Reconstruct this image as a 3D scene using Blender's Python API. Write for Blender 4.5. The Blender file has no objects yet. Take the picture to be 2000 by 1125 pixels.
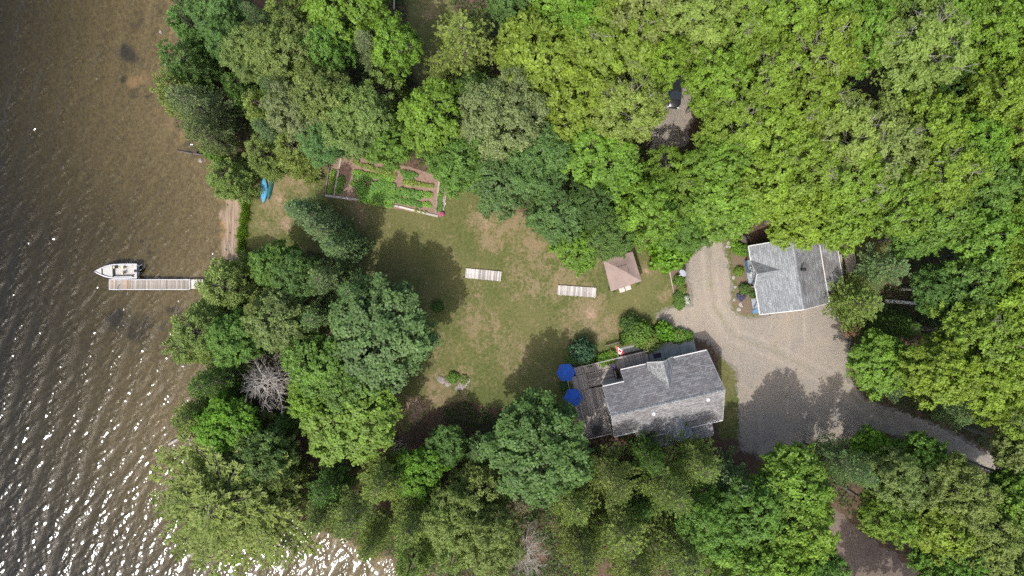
import bpy, math, random
import numpy as np
from mathutils import Vector, Matrix, noise
from mathutils.geometry import delaunay_2d_cdt

random.seed(7)
RNG = np.random.default_rng(7)
scene = bpy.context.scene
COL = scene.collection

# ------------------------------------------------------------------ camera, sky, sun, exposure
S = 0.066            # metres per photo pixel on the ground
H = 88.0             # drone height above the lawn
CX, CY = 1000.0, 562.5

cam_data = bpy.data.cameras.new('camera')
cam_data.lens = 24.0
cam_data.sensor_width = 36.0
cam_data.clip_start = 0.5
cam_data.clip_end = 3000.0
cam = bpy.data.objects.new('camera', cam_data)
cam.location = (0, 0, H)
COL.objects.link(cam)
scene.camera = cam

SUN_ELEV = math.radians(60.0)
SUN_H = Vector((-0.44, -0.90, 0)).normalized()
SUN_DIR = Vector((SUN_H.x * math.cos(SUN_ELEV), SUN_H.y * math.cos(SUN_ELEV), math.sin(SUN_ELEV)))

world = bpy.data.worlds.new('World')
scene.world = world
world.use_nodes = True
wn = world.node_tree
wn.nodes.clear()
w_out = wn.nodes.new('ShaderNodeOutputWorld')
w_bg = wn.nodes.new('ShaderNodeBackground')
w_sky = wn.nodes.new('ShaderNodeTexSky')
w_sky.sky_type = 'NISHITA'
w_sky.sun_disc = False
w_sky.sun_elevation = SUN_ELEV
w_sky.sun_rotation = math.atan2(SUN_H.x, SUN_H.y) % (2 * math.pi)
w_sky.air_density = 1.0
w_sky.dust_density = 4.5
w_sky.ozone_density = 0.6
w_bg.inputs['Strength'].default_value = 0.15
wn.links.new(w_sky.outputs['Color'], w_bg.inputs['Color'])
wn.links.new(w_bg.outputs['Background'], w_out.inputs['Surface'])

sun_data = bpy.data.lights.new('sun', 'SUN')
sun_data.energy = 2.35
sun_data.angle = math.radians(0.55)
sun_data.color = (1.0, 0.965, 0.92)
sun = bpy.data.objects.new('sun', sun_data)
sun.rotation_euler = SUN_DIR.to_track_quat('Z', 'Y').to_euler()
sun.location = SUN_DIR * 150
COL.objects.link(sun)

scene.view_settings.view_transform = 'Standard'
scene.view_settings.look = 'None'
scene.view_settings.gamma = 1.0
scene.view_settings.exposure = 1.1
scene.render.engine = 'CYCLES'
scene.cycles.use_denoising = False
scene.cycles.denoiser = 'OPENIMAGEDENOISE'
scene.cycles.denoising_input_passes = 'RGB_ALBEDO_NORMAL'
scene.cycles.denoising_prefilter = 'ACCURATE'
scene.cycles.max_bounces = 8
scene.cycles.diffuse_bounces = 3
scene.cycles.glossy_bounces = 2
scene.cycles.transmission_bounces = 4
scene.cycles.transparent_max_bounces = 8
scene.cycles.volume_bounces = 0
world.cycles.sampling_method = 'NONE'
scene.cycles.sample_clamp_indirect = 6.0
scene.cycles.sample_clamp_direct = 0.0
scene.cycles.caustics_reflective = False
scene.cycles.caustics_refractive = False
scene.render.filter_size = 1.3 if hasattr(scene.render, 'filter_size') else 1.5


def P(px, py, z=0.0):
    """photo pixel -> world point at height z (straight-down camera)"""
    k = S * (1.0 - z / H)
    return Vector(((px - CX) * k, (CY - py) * k, z))


# ------------------------------------------------------------------ small helpers
def tag(o, label=None, cat=None, group=None, kind=None):
    if label: o['label'] = label
    if cat: o['category'] = cat
    if group: o['group'] = group
    if kind: o['kind'] = kind
    return o


def empty(name, loc=(0, 0, 0), rz=0.0):
    o = bpy.data.objects.new(name, None)
    o.empty_display_size = 0.2
    o.location = loc
    o.rotation_euler = (0, 0, rz)
    COL.objects.link(o)
    return o


def link_mesh(name, me, mat, parent=None):
    if mat is not None and len(me.materials) == 0:
        me.materials.append(mat)
    o = bpy.data.objects.new(name, me)
    COL.objects.link(o)
    if parent is not None:
        o.parent = parent
    return o


def copy_tree(o, parent=None):
    c = o.copy()
    COL.objects.link(c)
    c.parent = parent
    for ch in list(o.children):
        copy_tree(ch, c)
    return c


class MB:
    """collects simple shapes into ONE mesh"""
    def __init__(self):
        self.v, self.f, self.m = [], [], []
        self.mi = 0

    def add(self, vs, fs):
        b = len(self.v)
        self.v.extend([tuple(x) for x in vs])
        self.f.extend([tuple(b + i for i in f) for f in fs])
        self.m.extend([self.mi] * len(fs))
        return self

    def box(self, c, s, rz=0.0, rx=0.0, ry=0.0, bev=0.0):
        hx, hy, hz = s[0] / 2, s[1] / 2, s[2] / 2
        M = Matrix.Translation(c) @ Matrix.Rotation(rz, 4, 'Z') @ Matrix.Rotation(ry, 4, 'Y') @ Matrix.Rotation(rx, 4, 'X')
        if bev <= 0:
            vs = [M @ Vector((x * hx, y * hy, z * hz)) for z in (-1, 1) for y in (-1, 1) for x in (-1, 1)]
            fs = [(0, 2, 3, 1), (4, 5, 7, 6), (0, 1, 5, 4), (2, 6, 7, 3), (0, 4, 6, 2), (1, 3, 7, 5)]
            return self.add(vs, fs)
        b = min(bev, hx * .9, hy * .9, hz * .9)
        vs = []
        for z, sh in ((-hz, b), (-hz + b, 0), (hz - b, 0), (hz, b)):
            for x, y in ((-1, -1), (1, -1), (1, 1), (-1, 1)):
                vs.append(M @ Vector((x * (hx - sh), y * (hy - sh), z)))
        fs = [(3, 2, 1, 0), (12, 13, 14, 15)]
        for k in range(3):
            for i in range(4):
                j = (i + 1) % 4
                fs.append((k * 4 + i, k * 4 + j, k * 4 + 4 + j, k * 4 + 4 + i))
        return self.add(vs, fs)

    def prism(self, poly, z0, z1):
        n = len(poly)
        vs = [(p[0], p[1], z0) for p in poly] + [(p[0], p[1], z1) for p in poly]
        fs = [tuple(range(n - 1, -1, -1)), tuple(range(n, 2 * n))]
        fs += [(i, (i + 1) % n, n + (i + 1) % n, n + i) for i in range(n)]
        return self.add(vs, fs)

    def slab(self, pts, t):
        """extrude a planar 3-D polygon downwards by t"""
        n = len(pts)
        vs = [tuple(p) for p in pts] + [(p[0], p[1], p[2] - t) for p in pts]
        fs = [tuple(range(n)), tuple(range(2 * n - 1, n - 1, -1))]
        fs += [(i, n + i, n + (i + 1) % n, (i + 1) % n) for i in range(n)]
        return self.add(vs, fs)

    def tube(self, pts, rads, n=6, cap=True):
        pts = [Vector(p) for p in pts]
        b = len(self.v)
        k = len(pts)
        ref = Vector((0.31, 0.17, 0.93))
        for i, p in enumerate(pts):
            d = (pts[min(i + 1, k - 1)] - pts[max(i - 1, 0)])
            if d.length < 1e-6: d = Vector((0, 0, 1))
            d.normalize()
            a = d.cross(ref)
            if a.length < 1e-3: a = d.cross(Vector((1, 0, 0)))
            a.normalize()
            c = d.cross(a)
            for j in range(n):
                t = 2 * math.pi * j / n
                q = p + (a * math.cos(t) + c * math.sin(t)) * rads[i]
                self.v.append(tuple(q))
        for i in range(k - 1):
            for j in range(n):
                j2 = (j + 1) % n
                self.f.append((b + i * n + j, b + i * n + j2, b + (i + 1) * n + j2, b + (i + 1) * n + j))
                self.m.append(self.mi)
        if cap:
            self.f.append(tuple(b + j for j in range(n - 1, -1, -1))); self.m.append(self.mi)
            self.f.append(tuple(b + (k - 1) * n + j for j in range(n))); self.m.append(self.mi)
        return self

    def lathe(self, prof, c=(0, 0, 0), n=16):
        """prof: list of (r, z)"""
        b = len(self.v)
        for r, z in prof:
            for j in range(n):
                t = 2 * math.pi * j / n
                self.v.append((c[0] + r * math.cos(t), c[1] + r * math.sin(t), c[2] + z))
        for i in range(len(prof) - 1):
            for j in range(n):
                j2 = (j + 1) % n
                self.f.append((b + i * n + j, b + i * n + j2, b + (i + 1) * n + j2, b + (i + 1) * n + j)); self.m.append(self.mi)
        self.f.append(tuple(b + j for j in range(n - 1, -1, -1))); self.m.append(self.mi)
        self.f.append(tuple(b + (len(prof) - 1) * n + j for j in range(n))); self.m.append(self.mi)
        return self

    def mesh(self, name, mats, smooth=False):
        me = bpy.data.meshes.new(name)
        me.from_pydata(self.v, [], self.f)
        if not isinstance(mats, (list, tuple)): mats = [mats]
        for m in mats: me.materials.append(m)
        if len(mats) > 1:
            me.polygons.foreach_set('material_index', self.m)
        if smooth:
            me.polygons.foreach_set('use_smooth', [True] * len(me.polygons))
        me.update()
        return me

    def build(self, name, mats, parent=None, smooth=False):
        return link_mesh(name, self.mesh(name, mats, smooth), None, parent)


# ------------------------------------------------------------------ material helpers
class NT:
    def __init__(self, name):
        self.mat = bpy.data.materials.new(name)
        self.mat.use_nodes = True
        self.t = self.mat.node_tree
        self.t.nodes.clear()
        self.out = self.t.nodes.new('ShaderNodeOutputMaterial')

    def n(self, typ, props=None, **ins):
        nd = self.t.nodes.new('ShaderNode' + typ)
        for k, v in (props or {}).items():
            setattr(nd, k, v)
        for k, v in ins.items():
            self.set(nd, k, v)
        return nd

    def set(self, nd, key, v):
        sock = None
        for s in nd.inputs:
            if s.name.replace(' ', '_') == key and s.enabled:
                sock = s; break
        if sock is None:
            sock = nd.inputs[int(key[1:])]
        if hasattr(v, 'is_output') or hasattr(v, 'links') and hasattr(v, 'node'):
            self.t.links.new(v, sock)
        elif isinstance(v, tuple) and len(v) == 3 and sock.type == 'RGBA':
            sock.default_value = (*v, 1)
        else:
            sock.default_value = v

    def coord(self, out='Object', scale=(1, 1, 1), rot=(0, 0, 0), loc=(0, 0, 0)):
        tc = self.n('TexCoord')
        mp = self.n('Mapping')
        self.t.links.new(tc.outputs[out], mp.inputs['Vector'])
        mp.inputs['Scale'].default_value = scale
        mp.inputs['Rotation'].default_value = rot
        mp.inputs['Location'].default_value = loc
        return mp.outputs['Vector']

    def pos(self, scale=(1, 1, 1), rot=(0, 0, 0)):
        g = self.n('NewGeometry')
        mp = self.n('Mapping')
        self.t.links.new(g.outputs['Position'], mp.inputs['Vector'])
        mp.inputs['Scale'].default_value = scale
        mp.inputs['Rotation'].default_value = rot
        return mp.outputs['Vector']

    def noise(self, vec, scale, detail=4, rough=0.55, dist=0.0):
        nd = self.n('TexNoise', Scale=scale, Detail=detail, Roughness=rough, Distortion=dist)
        self.t.links.new(vec, nd.inputs['Vector'])
        return nd.outputs['Fac']

    def ramp(self, fac, lo, hi, a=0.0, b=1.0):
        nd = self.n('MapRange', {'interpolation_type': 'SMOOTHSTEP'})
        nd.inputs[1].default_value = lo; nd.inputs[2].default_value = hi
        nd.inputs[3].default_value = a; nd.inputs[4].default_value = b
        self.t.links.new(fac, nd.inputs[0])
        return nd.outputs[0]

    def mix(self, fac, a, b, mode='MIX'):
        nd = self.n('Mix', {'data_type': 'RGBA', 'blend_type': mode})
        for i, v in ((0, fac), (6, a), (7, b)):
            s = nd.inputs[i]
            if isinstance(v, tuple): s.default_value = (*v, 1) if len(v) == 3 else v
            elif isinstance(v, (int, float)): s.default_value = v
            else: self.t.links.new(v, s)
        return nd.outputs[2]

    def math(self, op, a, b=0.0, clamp=False):
        nd = self.n('Math', {'operation': op, 'use_clamp': clamp})
        for i, v in ((0, a), (1, b)):
            if isinstance(v, (int, float)): nd.inputs[i].default_value = v
            else: self.t.links.new(v, nd.inputs[i])
        return nd.outputs[0]

    def attr(self, name, out='Fac'):
        nd = self.n('Attribute', {'attribute_name': name})
        return nd.outputs[out]

    def bump(self, height, dist, strength=1.0):
        nd = self.n('Bump', Strength=strength, Distance=dist)
        self.t.links.new(height, nd.inputs['Height'])
        return nd.outputs['Normal']

    def finish(self, color, rough=0.9, spec=0.2, metal=0.0, normal=None, **kw):
        b = self.n('BsdfPrincipled')
        self.set(b, 'Base_Color', color)
        self.set(b, 'Roughness', rough)
        b.inputs['Specular IOR Level'].default_value = spec
        self.set(b, 'Metallic', metal)
        if normal is not None: self.t.links.new(normal, b.inputs['Normal'])
        for k, v in kw.items(): self.set(b, k, v)
        self.t.links.new(b.outputs[0], self.out.inputs['Surface'])
        return self.mat


def plain(name, c, rough=0.7, var=0.25, scale=6.0, spec=0.3, metal=0.0, bump=0.0):
    """a painted/plastic/metal surface with blotchy wear"""
    m = NT(name)
    c = tuple(x * .74 for x in c)
    v = m.coord('Object')
    f = m.noise(v, scale, 5, 0.6)
    a = tuple(x * (1 - var) for x in c); b = tuple(min(1, x * (1 + var)) for x in c)
    col = m.mix(m.ramp(f, 0.3, 0.7), a, b)
    nrm = m.bump(m.noise(v, scale * 6, 3), bump) if bump else None
    return m.finish(col, rough, spec, metal, nrm)


def leaf_material(name, trans=0.48, var=0.34, rough=0.5, spec=0.30, warm=(1.10, 1.08, 0.8)):
    m = NT(name)
    oi = m.n('ObjectInfo')
    tint = m.attr('tint')
    col = oi.outputs['Color']
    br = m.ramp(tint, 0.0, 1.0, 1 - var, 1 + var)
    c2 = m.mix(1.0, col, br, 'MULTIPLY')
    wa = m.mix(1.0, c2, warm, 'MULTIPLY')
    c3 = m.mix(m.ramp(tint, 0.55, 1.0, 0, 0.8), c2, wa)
    b = m.n('BsdfPrincipled')
    m.t.links.new(c3, b.inputs['Base Color'])
    b.inputs['Roughness'].default_value = rough
    b.inputs['Specular IOR Level'].default_value = spec
    tr = m.n('BsdfTranslucent')
    c4 = m.mix(1.0, c3, (1.25, 1.35, 0.6), 'MULTIPLY')
    m.t.links.new(c4, tr.inputs['Color'])
    mx = m.n('MixShader')
    mx.inputs[0].default_value = trans
    m.t.links.new(b.outputs[0], mx.inputs[1]); m.t.links.new(tr.outputs[0], mx.inputs[2])
    m.t.links.new(mx.outputs[0], m.out.inputs['Surface'])
    return m.mat


def bark_material(name, a, b):
    m = NT(name)
    v = m.coord('Object', (3, 3, 0.8))
    f = m.noise(v, 2.5, 5, 0.7)
    return m.finish(m.mix(m.ramp(f, .3, .7), a, b), 0.95, 0.1, 0, m.bump(f, 0.04))


def shingle_material(name, dark, light, axis='y', course=0.15, tab=0.30, stain=None, stain_amt=0.6):
    """asphalt shingles: courses step along local y (or x), seen in plan"""
    m = NT(name)
    rot = (0, 0, 0) if axis == 'y' else (0, 0, math.pi / 2)
    tc = m.n('TexCoord')
    sep = m.n('SeparateXYZ'); m.t.links.new(tc.outputs['Object'], sep.inputs[0])
    cmb = m.n('CombineXYZ')
    if axis == 'y':
        m.t.links.new(sep.outputs[0], cmb.inputs[0]); m.t.links.new(sep.outputs[1], cmb.inputs[1])
    else:
        m.t.links.new(sep.outputs[1], cmb.inputs[0]); m.t.links.new(sep.outputs[0], cmb.inputs[1])
    br = m.n('TexBrick', {'offset': 0.5, 'squash': 1.0})
    m.t.links.new(cmb.outputs[0], br.inputs['Vector'])
    br.inputs['Color1'].default_value = (0, 0, 0, 1); br.inputs['Color2'].default_value = (1, 1, 1, 1)
    br.inputs['Mortar'].default_value = (0.15, 0.15, 0.15, 1)
    br.inputs['Scale'].default_value = 1.0
    br.inputs['Mortar Size'].default_value = 0.012
    br.inputs['Mortar Smooth'].default_value = 0.3
    br.inputs['Brick Width'].default_value = tab
    br.inputs['Row Height'].default_value = course
    br.inputs['Bias'].default_value = 0.0
    f = m.n('RGBToBW'); m.t.links.new(br.outputs['Color'], f.inputs[0])
    big = m.noise(m.coord('Object'), 0.55, 5, 0.6, 0.6)
    col = m.mix(f.outputs[0], dark, light)
    col = m.mix(m.ramp(big, .35, .7, 0, .35), col, tuple(x * .8 for x in dark))
    fine = m.noise(m.coord('Object'), 22, 2)
    col = m.mix(m.ramp(fine, .4, .75, 0, .25), col, tuple(min(1, x * 1.35) for x in light))
    col = m.mix(br.outputs['Fac'], col, tuple(x * .45 for x in dark))
    stk = m.noise(m.coord('Object', (.7, 6.5, 1) if axis == 'y' else (6.5, .7, 1)), 1.0, 4, .7)
    col = m.mix(m.ramp(stk, .42, .68, 0, .55), col, tuple(x * .72 for x in dark))
    col = m.mix(m.ramp(stk, .55, .30, 0, .35), col, tuple(min(1, x * 1.12) for x in light))
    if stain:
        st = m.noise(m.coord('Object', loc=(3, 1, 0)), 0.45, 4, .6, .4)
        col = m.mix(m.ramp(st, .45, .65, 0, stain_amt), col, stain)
    h = m.math('ADD', m.math('MULTIPLY', f.outputs[0], .5), m.math('MULTIPLY', fine, .4))
    h = m.math('SUBTRACT', h, br.outputs['Fac'])
    return m.finish(col, 0.95, 0.15, 0, m.bump(h, 0.012))


def board_material(name, a, b, scale=(1, 1, 1), var=0.5):
    """weathered wood; every board (object) gets its own shade, grain along its length (local x)"""
    m = NT(name)
    a = tuple(x * .78 for x in a); b = tuple(x * .78 for x in b)
    oi = m.n('ObjectInfo')
    v = m.coord('Object', (0.6, 9, 9))
    g = m.noise(v, 1.6, 5, .6)
    col = m.mix(m.ramp(g, .3, .7), a, b)
    rnd = m.ramp(oi.outputs['Random'], 0, 1, 1 - var * .5, 1 + var * .5)
    col = m.mix(1.0, col, rnd, 'MULTIPLY')
    col = m.mix(1.0, col, oi.outputs['Color'], 'MULTIPLY')
    return m.finish(col, 0.9, 0.15, 0, m.bump(g, 0.004))


M = {}
M['leaf'] = leaf_material('broad_leaf')
M['needle'] = leaf_material('needle', trans=0.40, var=0.32, rough=0.55, spec=0.25, warm=(1.2, 1.12, 0.8))
M['bark'] = bark_material('bark', (.11, .098, .085), (.26, .24, .215))
M['bark_pine'] = bark_material('pine_bark', (.05, .043, .036), (.12, .10, .085))
M['deadwood'] = bark_material('deadwood', (.17, .155, .135), (.30, .28, .25))
M['birch'] = bark_material('birch_bark', (.35, .33, .31), (.62, .60, .57))
M['weathered'] = board_material('weathered_board', (.33, .30, .275), (.50, .47, .44))
M['deckwood'] = board_material('deck_board', (.23, .20, .175), (.38, .345, .31))
M['dockwood'] = board_material('dock_board', (.20, .175, .15), (.33, .30, .265))
M['tie'] = board_material('timber', (.20, .16, .13), (.36, .30, .25))
M['oldwood'] = board_material('old_wood', (.24, .21, .17), (.42, .37, .30))
M['white'] = plain('white_trim', (.56, .56, .55), .5, .08)
M['alu'] = plain('aluminium', (.50, .51, .52), .4, .10, metal=.35)
M['boatgrey'] = plain('boat_grey', (.40, .395, .375), .6, .10, 3)
M['boatdark'] = plain('boat_dark', (.045, .045, .05), .6, .2)
M['boatfloor'] = plain('boat_carpet', (.42, .41, .39), .95, .10, 4)
M['seat'] = plain('boat_seat', (.62, .52, .33), .6, .1)
M['black'] = plain('black_plastic', (.018, .018, .02), .4, .2)
M['red'] = plain('red_plastic', (.45, .03, .03), .4, .1)
M['flagred'] = plain('flag_red', (.58, .015, .02), .8, .08)
M['flagwhite'] = plain('flag_white', (.78, .77, .76), .8, .05)
M['umbrella'] = plain('blue_canvas', (.03, .11, .46), .85, .15, 3)
M['taupe'] = plain('taupe_canvas', (.27, .205, .18), .85, .08, 1.2)
M['taupedark'] = plain('taupe_frame', (.06, .045, .04), .6, .1)
M['siding'] = plain('pale_siding', (.50, .50, .47), .7, .1, 3)
M['sidinggrey'] = plain('grey_siding', (.30, .33, .36), .7, .1, 3)
M['porchblue'] = plain('porch_blue', (.27, .32, .38), .75, .12, 3)
M['stepblue'] = plain('step_blue', (.10, .20, .32), .7, .12, 3)
M['concrete'] = plain('concrete', (.24, .26, .25), .9, .14, 1.5, bump=.003)
M['slabstone'] = plain('pale_slab', (.50, .47, .42), .9, .12, 2.5, bump=.004)
M['rock'] = plain('rock', (.25, .225, .205), .95, .30, 3, bump=.02)
M['rockpale'] = plain('pale_rock', (.33, .30, .27), .95, .2, 3, bump=.02)
M['glass'] = plain('window_glass', (.03, .04, .05), .08, .1, spec=.6)
M['mat'] = plain('door_mat', (.035, .032, .055), .95, .3, 9)
M['canoeblue'] = plain('canoe_blue', (.08, .30, .48), .45, .15, 2)
M['canoegreen'] = plain('canoe_green', (.02, .11, .10), .45, .2, 2)
M['pink'] = plain('pink_plastic', (.62, .16, .36), .5, .25, 9)
M['terracotta'] = plain('terracotta', (.48, .22, .13), .85, .15, 5)
M['dome'] = plain('vent_dome', (.72, .72, .71), .35, .04)
M['ventgrey'] = plain('vent_grey', (.33, .33, .33), .5, .1)
M['dish'] = plain('dish_grey', (.30, .33, .37), .5, .06)
M['purple'] = plain('purple_fabric', (.07, .05, .16), .85, .15)
M['carpaint'] = plain('dark_car_paint', (.022, .025, .03), .25, .1, 2, spec=.6)
M['tyre'] = plain('tyre', (.02, .02, .02), .9, .1)
M['lamp'] = plain('headlamp_lens', (.75, .77, .80), .2, .05, spec=.6)
M['logend'] = plain('cut_wood', (.56, .33, .16), .9, .2, 8)
M['soilpot'] = plain('pot_soil', (.06, .045, .035), .95, .2, 8)
M['shingle_main'] = shingle_material('weathered_shingles', (.120, .117, .118), (.275, .272, .273), 'y', course=.20, tab=.36, stain=(.125, .110, .107), stain_amt=.28)
M['shingle_dormer'] = shingle_material('dormer_shingles', (.11, .116, .12), (.29, .30, .305), 'x', course=.20, tab=.36)
M['shingle_garage'] = shingle_material('pale_shingles', (.135, .146, .152), (.232, .245, .251), 'x', course=.20, tab=.40)
M['shingle_garage_dormer'] = shingle_material('pale_shingles_turned', (.135, .146, .152), (.232, .245, .251), 'y', course=.20, tab=.40)
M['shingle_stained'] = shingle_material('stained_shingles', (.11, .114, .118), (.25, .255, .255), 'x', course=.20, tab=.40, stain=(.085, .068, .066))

# ------------------------------------------------------------------ terrain
LAKE_Z = -0.5
SHORE = [(430, -3000), (345, -60), (330, 0), (335, 100), (322, 150), (345, 250), (395, 300), (428, 380), (437, 440),
         (430, 500), (412, 560), (432, 640), (440, 700), (400, 770), (378, 850), (400, 905), (500, 955), (560, 1000),
         (650, 1046), (745, 1096), (850, 1160), (1500, 1700), (2500, 2800)]
WATER = [((p[0] - CX) * S, (CY - p[1]) * S) for p in SHORE] + [(-900, -200), (-900, 230)]


def poly_sd(xy, poly):
    """signed distance (negative inside), xy (N,2) metres"""
    pl = np.asarray(poly, float)
    d2 = np.full(len(xy), 1e18)
    inside = np.zeros(len(xy), bool)
    n = len(pl)
    for i in range(n):
        a = pl[i]; b = pl[(i + 1) % n]
        ab = b - a
        t = np.clip(((xy - a) @ ab) / max(ab @ ab, 1e-12), 0, 1)
        q = a + t[:, None] * ab
        d2 = np.minimum(d2, ((xy - q) ** 2).sum(1))
        c = (a[1] > xy[:, 1]) != (b[1] > xy[:, 1])
        with np.errstate(divide='ignore', invalid='ignore'):
            xi = (b[0] - a[0]) * (xy[:, 1] - a[1]) / (b[1] - a[1]) + a[0]
        inside ^= c & (xy[:, 0] < xi)
    d = np.sqrt(d2)
    return np.where(inside, -d, d)


def px_poly(pts):
    return [((p[0] - CX) * S, (CY - p[1]) * S) for p in pts]


def ground_z(xy):
    d = poly_sd(xy, WATER)
    wob = 0.35 * np.sin(xy[:, 0] * 1.3 + 1.7 * np.sin(xy[:, 1] * .7)) + 0.3 * np.sin(xy[:, 1] * 1.9 + xy[:, 0] * .6)
    d = d + wob * np.clip(1.5 - np.abs(d) / 3, 0, 1)
    land = LAKE_Z + 0.5 * np.clip(d / 3.0, 0, 1) ** .8
    dd = -d
    bed = LAKE_Z - 0.035 - np.where(dd < 10, dd * 0.05, 0.5 + (dd - 10) * 0.075)
    bed = np.maximum(bed, -3.4)
    return np.where(d > 0, land, bed), d


def gz1(x, y):
    return float(ground_z(np.array([[x, y]]))[0][0])


def smooth(a, e0, e1):
    t = np.clip((a - e0) / (e1 - e0), 0, 1)
    return t * t * (3 - 2 * t)


fx = np.arange(-68, 68.01, 0.36)
fy = np.arange(-39, 39.01, 0.36)
gx = np.concatenate([[-700, -450, -260, -150, -100, -80], fx, [80, 100, 150, 260, 450, 700]])
gy = np.concatenate([[-700, -450, -260, -150, -100, -60, -46], fy, [46, 60, 100, 150, 260, 450, 700]])
GX, GY = np.meshgrid(gx, gy)
gxy = np.stack([GX.ravel(), GY.ravel()], 1)
gzv, shore_d = ground_z(gxy)
nx, ny = len(gx), len(gy)
idx = np.arange(nx * ny).reshape(ny, nx)
quads = np.stack([idx[:-1, :-1], idx[:-1, 1:], idx[1:, 1:], idx[1:, :-1]], -1).reshape(-1, 4)


def np_mesh(name, verts, faces, attrs=None):
    me = bpy.data.meshes.new(name)
    k = faces.shape[1]
    me.vertices.add(len(verts))
    me.vertices.foreach_set('co', np.asarray(verts, np.float32).ravel())
    me.loops.add(faces.size)
    me.loops.foreach_set('vertex_index', faces.astype(np.int32).ravel())
    me.polygons.add(len(faces))
    me.polygons.foreach_set('loop_start', np.arange(0, faces.size, k, dtype=np.int32))
    me.polygons.foreach_set('loop_total', np.full(len(faces), k, np.int32))
    for nm, arr in (attrs or {}).items():
        at = me.attributes.new(nm, 'FLOAT', 'POINT')
        at.data.foreach_set('value', np.asarray(arr, np.float32))
    me.update(calc_edges=True)
    me.validate()
    return me


LAWN = [px_poly([(488, 372), (520, 345), (575, 322), (660, 300), (670, 330), (640, 388), (856, 428), (872, 372), (960, 370),
                 (1070, 470), (1200, 460), (1300, 470), (1330, 540), (1340, 610), (1300, 622), (1260, 650), (1200, 690),
                 (1130, 740), (1090, 800), (960, 790), (900, 775), (835, 800), (790, 840), (770, 800), (800, 740), (780, 640),
                 (740, 560), (600, 480), (560, 520), (480, 510), (476, 440)]),
        px_poly([(800, -30), (880, -30), (880, 120), (840, 185), (805, 120)]),
        px_poly([(1408, 690), (1440, 712), (1452, 770), (1445, 850), (1410, 850)]),
        px_poly([(1404, 462), (1428, 470), (1436, 540), (1440, 575), (1428, 590), (1420, 540), (1412, 490)]),
        px_poly([(1425, 580), (1450, 612), (1485, 614), (1485, 628), (1452, 628), (1428, 604)]),
        px_poly([(1640, 470), (1730, 470), (1720, 560), (1650, 560)]),
        px_poly([(1600, 690), (1660, 690), (1660, 750), (1630, 735)])]
SAND = px_poly([(418, 380), (470, 380), (470, 505), (410, 510)])
MULCH = [px_poly([(1428, 468), (1470, 470), (1476, 560), (1486, 612), (1450, 614), (1430, 590), (1440, 560), (1428, 500)]),
         px_poly([(1309, 525), (1345, 525), (1352, 600), (1321, 606)])]
lawn = np.zeros(len(gxy))
DRIVE = [(1352, 498), (1372, 478), (1396, 462), (1410, 464), (1416, 500), (1424, 545), (1428, 578), (1424, 592), (1432, 610), (1450, 622), (1484, 622),
         (1500, 612), (1600, 600), (1645, 575), (1655, 630), (1656, 690), (1648, 735), (1690, 786), (1750, 804), (1850, 842), (1930, 888), (2080, 935), (2080, 972),
         (1990, 948), (1900, 902), (1800, 858), (1720, 842), (1600, 866), (1520, 890), (1448, 880), (1446, 790), (1440, 725), (1412, 692), (1384, 664), (1352, 656),
         (1310, 640), (1286, 618), (1300, 606), (1326, 598), (1350, 598), (1350, 560), (1343, 530), (1345, 510)]
gravel = .8 * (1 - smooth(poly_sd(gxy, px_poly(DRIVE)), -.3, 1.5))
for pl in LAWN:
    lawn = np.maximum(lawn, 1 - smooth(poly_sd(gxy, pl), -0.6, 1.4))
sand = 1 - smooth(poly_sd(gxy, SAND), -0.3, 0.5)
mulch = np.zeros(len(gxy))
for pl in MULCH:
    mulch = np.maximum(mulch, 1 - smooth(poly_sd(gxy, pl), -0.25, 0.25))


def blobs(lst):
    a = np.zeros(len(gxy))
    for (x, y, r, w) in lst:
        q = (np.array([x, y]) - np.array([CX, CY])) * S * np.array([1, -1])
        a = np.maximum(a, w * (1 - smooth(np.sqrt(((gxy - q) ** 2).sum(1)), r * S * .25, r * S * 1.25)))
    return a


dry = blobs([(1050, 470, 70, .8), (1000, 430, 50, .9), (940, 430, 35, 1.), (960, 465, 40, .9), (1030, 540, 60, .75), (950, 640, 60, .6), (930, 600, 50, .5),
             (1100, 545, 50, .8), (1150, 610, 45, .95), (1180, 640, 40, .9), (1120, 625, 40, .7), (860, 770, 60, .75), (820, 800, 50, .8), (870, 690, 50, .6),
             (540, 395, 45, .85), (570, 350, 50, .8), (530, 430, 45, .6), (620, 330, 40, .6), (700, 420, 45, .7), (1170, 505, 30, .8), (1265, 530, 25, .5),
             (1000, 690, 70, .45), (1300, 575, 25, .5), (840, 20, 40, .6), (900, 740, 40, .6), (1430, 740, 25, .5)])
dirt = blobs([(955, 435, 26, .62), (940, 420, 20, .6), (1155, 612, 18, .8), (545, 388, 20, .7), (1165, 640, 22, .5), (590, 350, 22, .5), (810, 795, 40, .7), (845, 770, 30, .5),
              (560, 440, 30, .5), (1262, 528, 9, .8), (1300, 580, 8, .5), (1650, 640, 30, .8)])
weed = blobs([(240, 100, 26, .9), (262, 115, 22, .8), (235, 150, 14, .9), (268, 30, 30, .5), (300, 20, 25, .5), (260, 640, 42, .9), (215, 628, 34, .95), (300, 640, 40, .6),
              (330, 620, 28, .7), (365, 285, 22, .8), (375, 300, 16, .8), (260, 440, 22, .35), (275, 480, 18, .45), (255, 180, 18, .6), (290, 190, 20, .6), (128, 32, 8, .6),
              (380, 640, 30, .5), (330, 200, 26, .6)])
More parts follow.
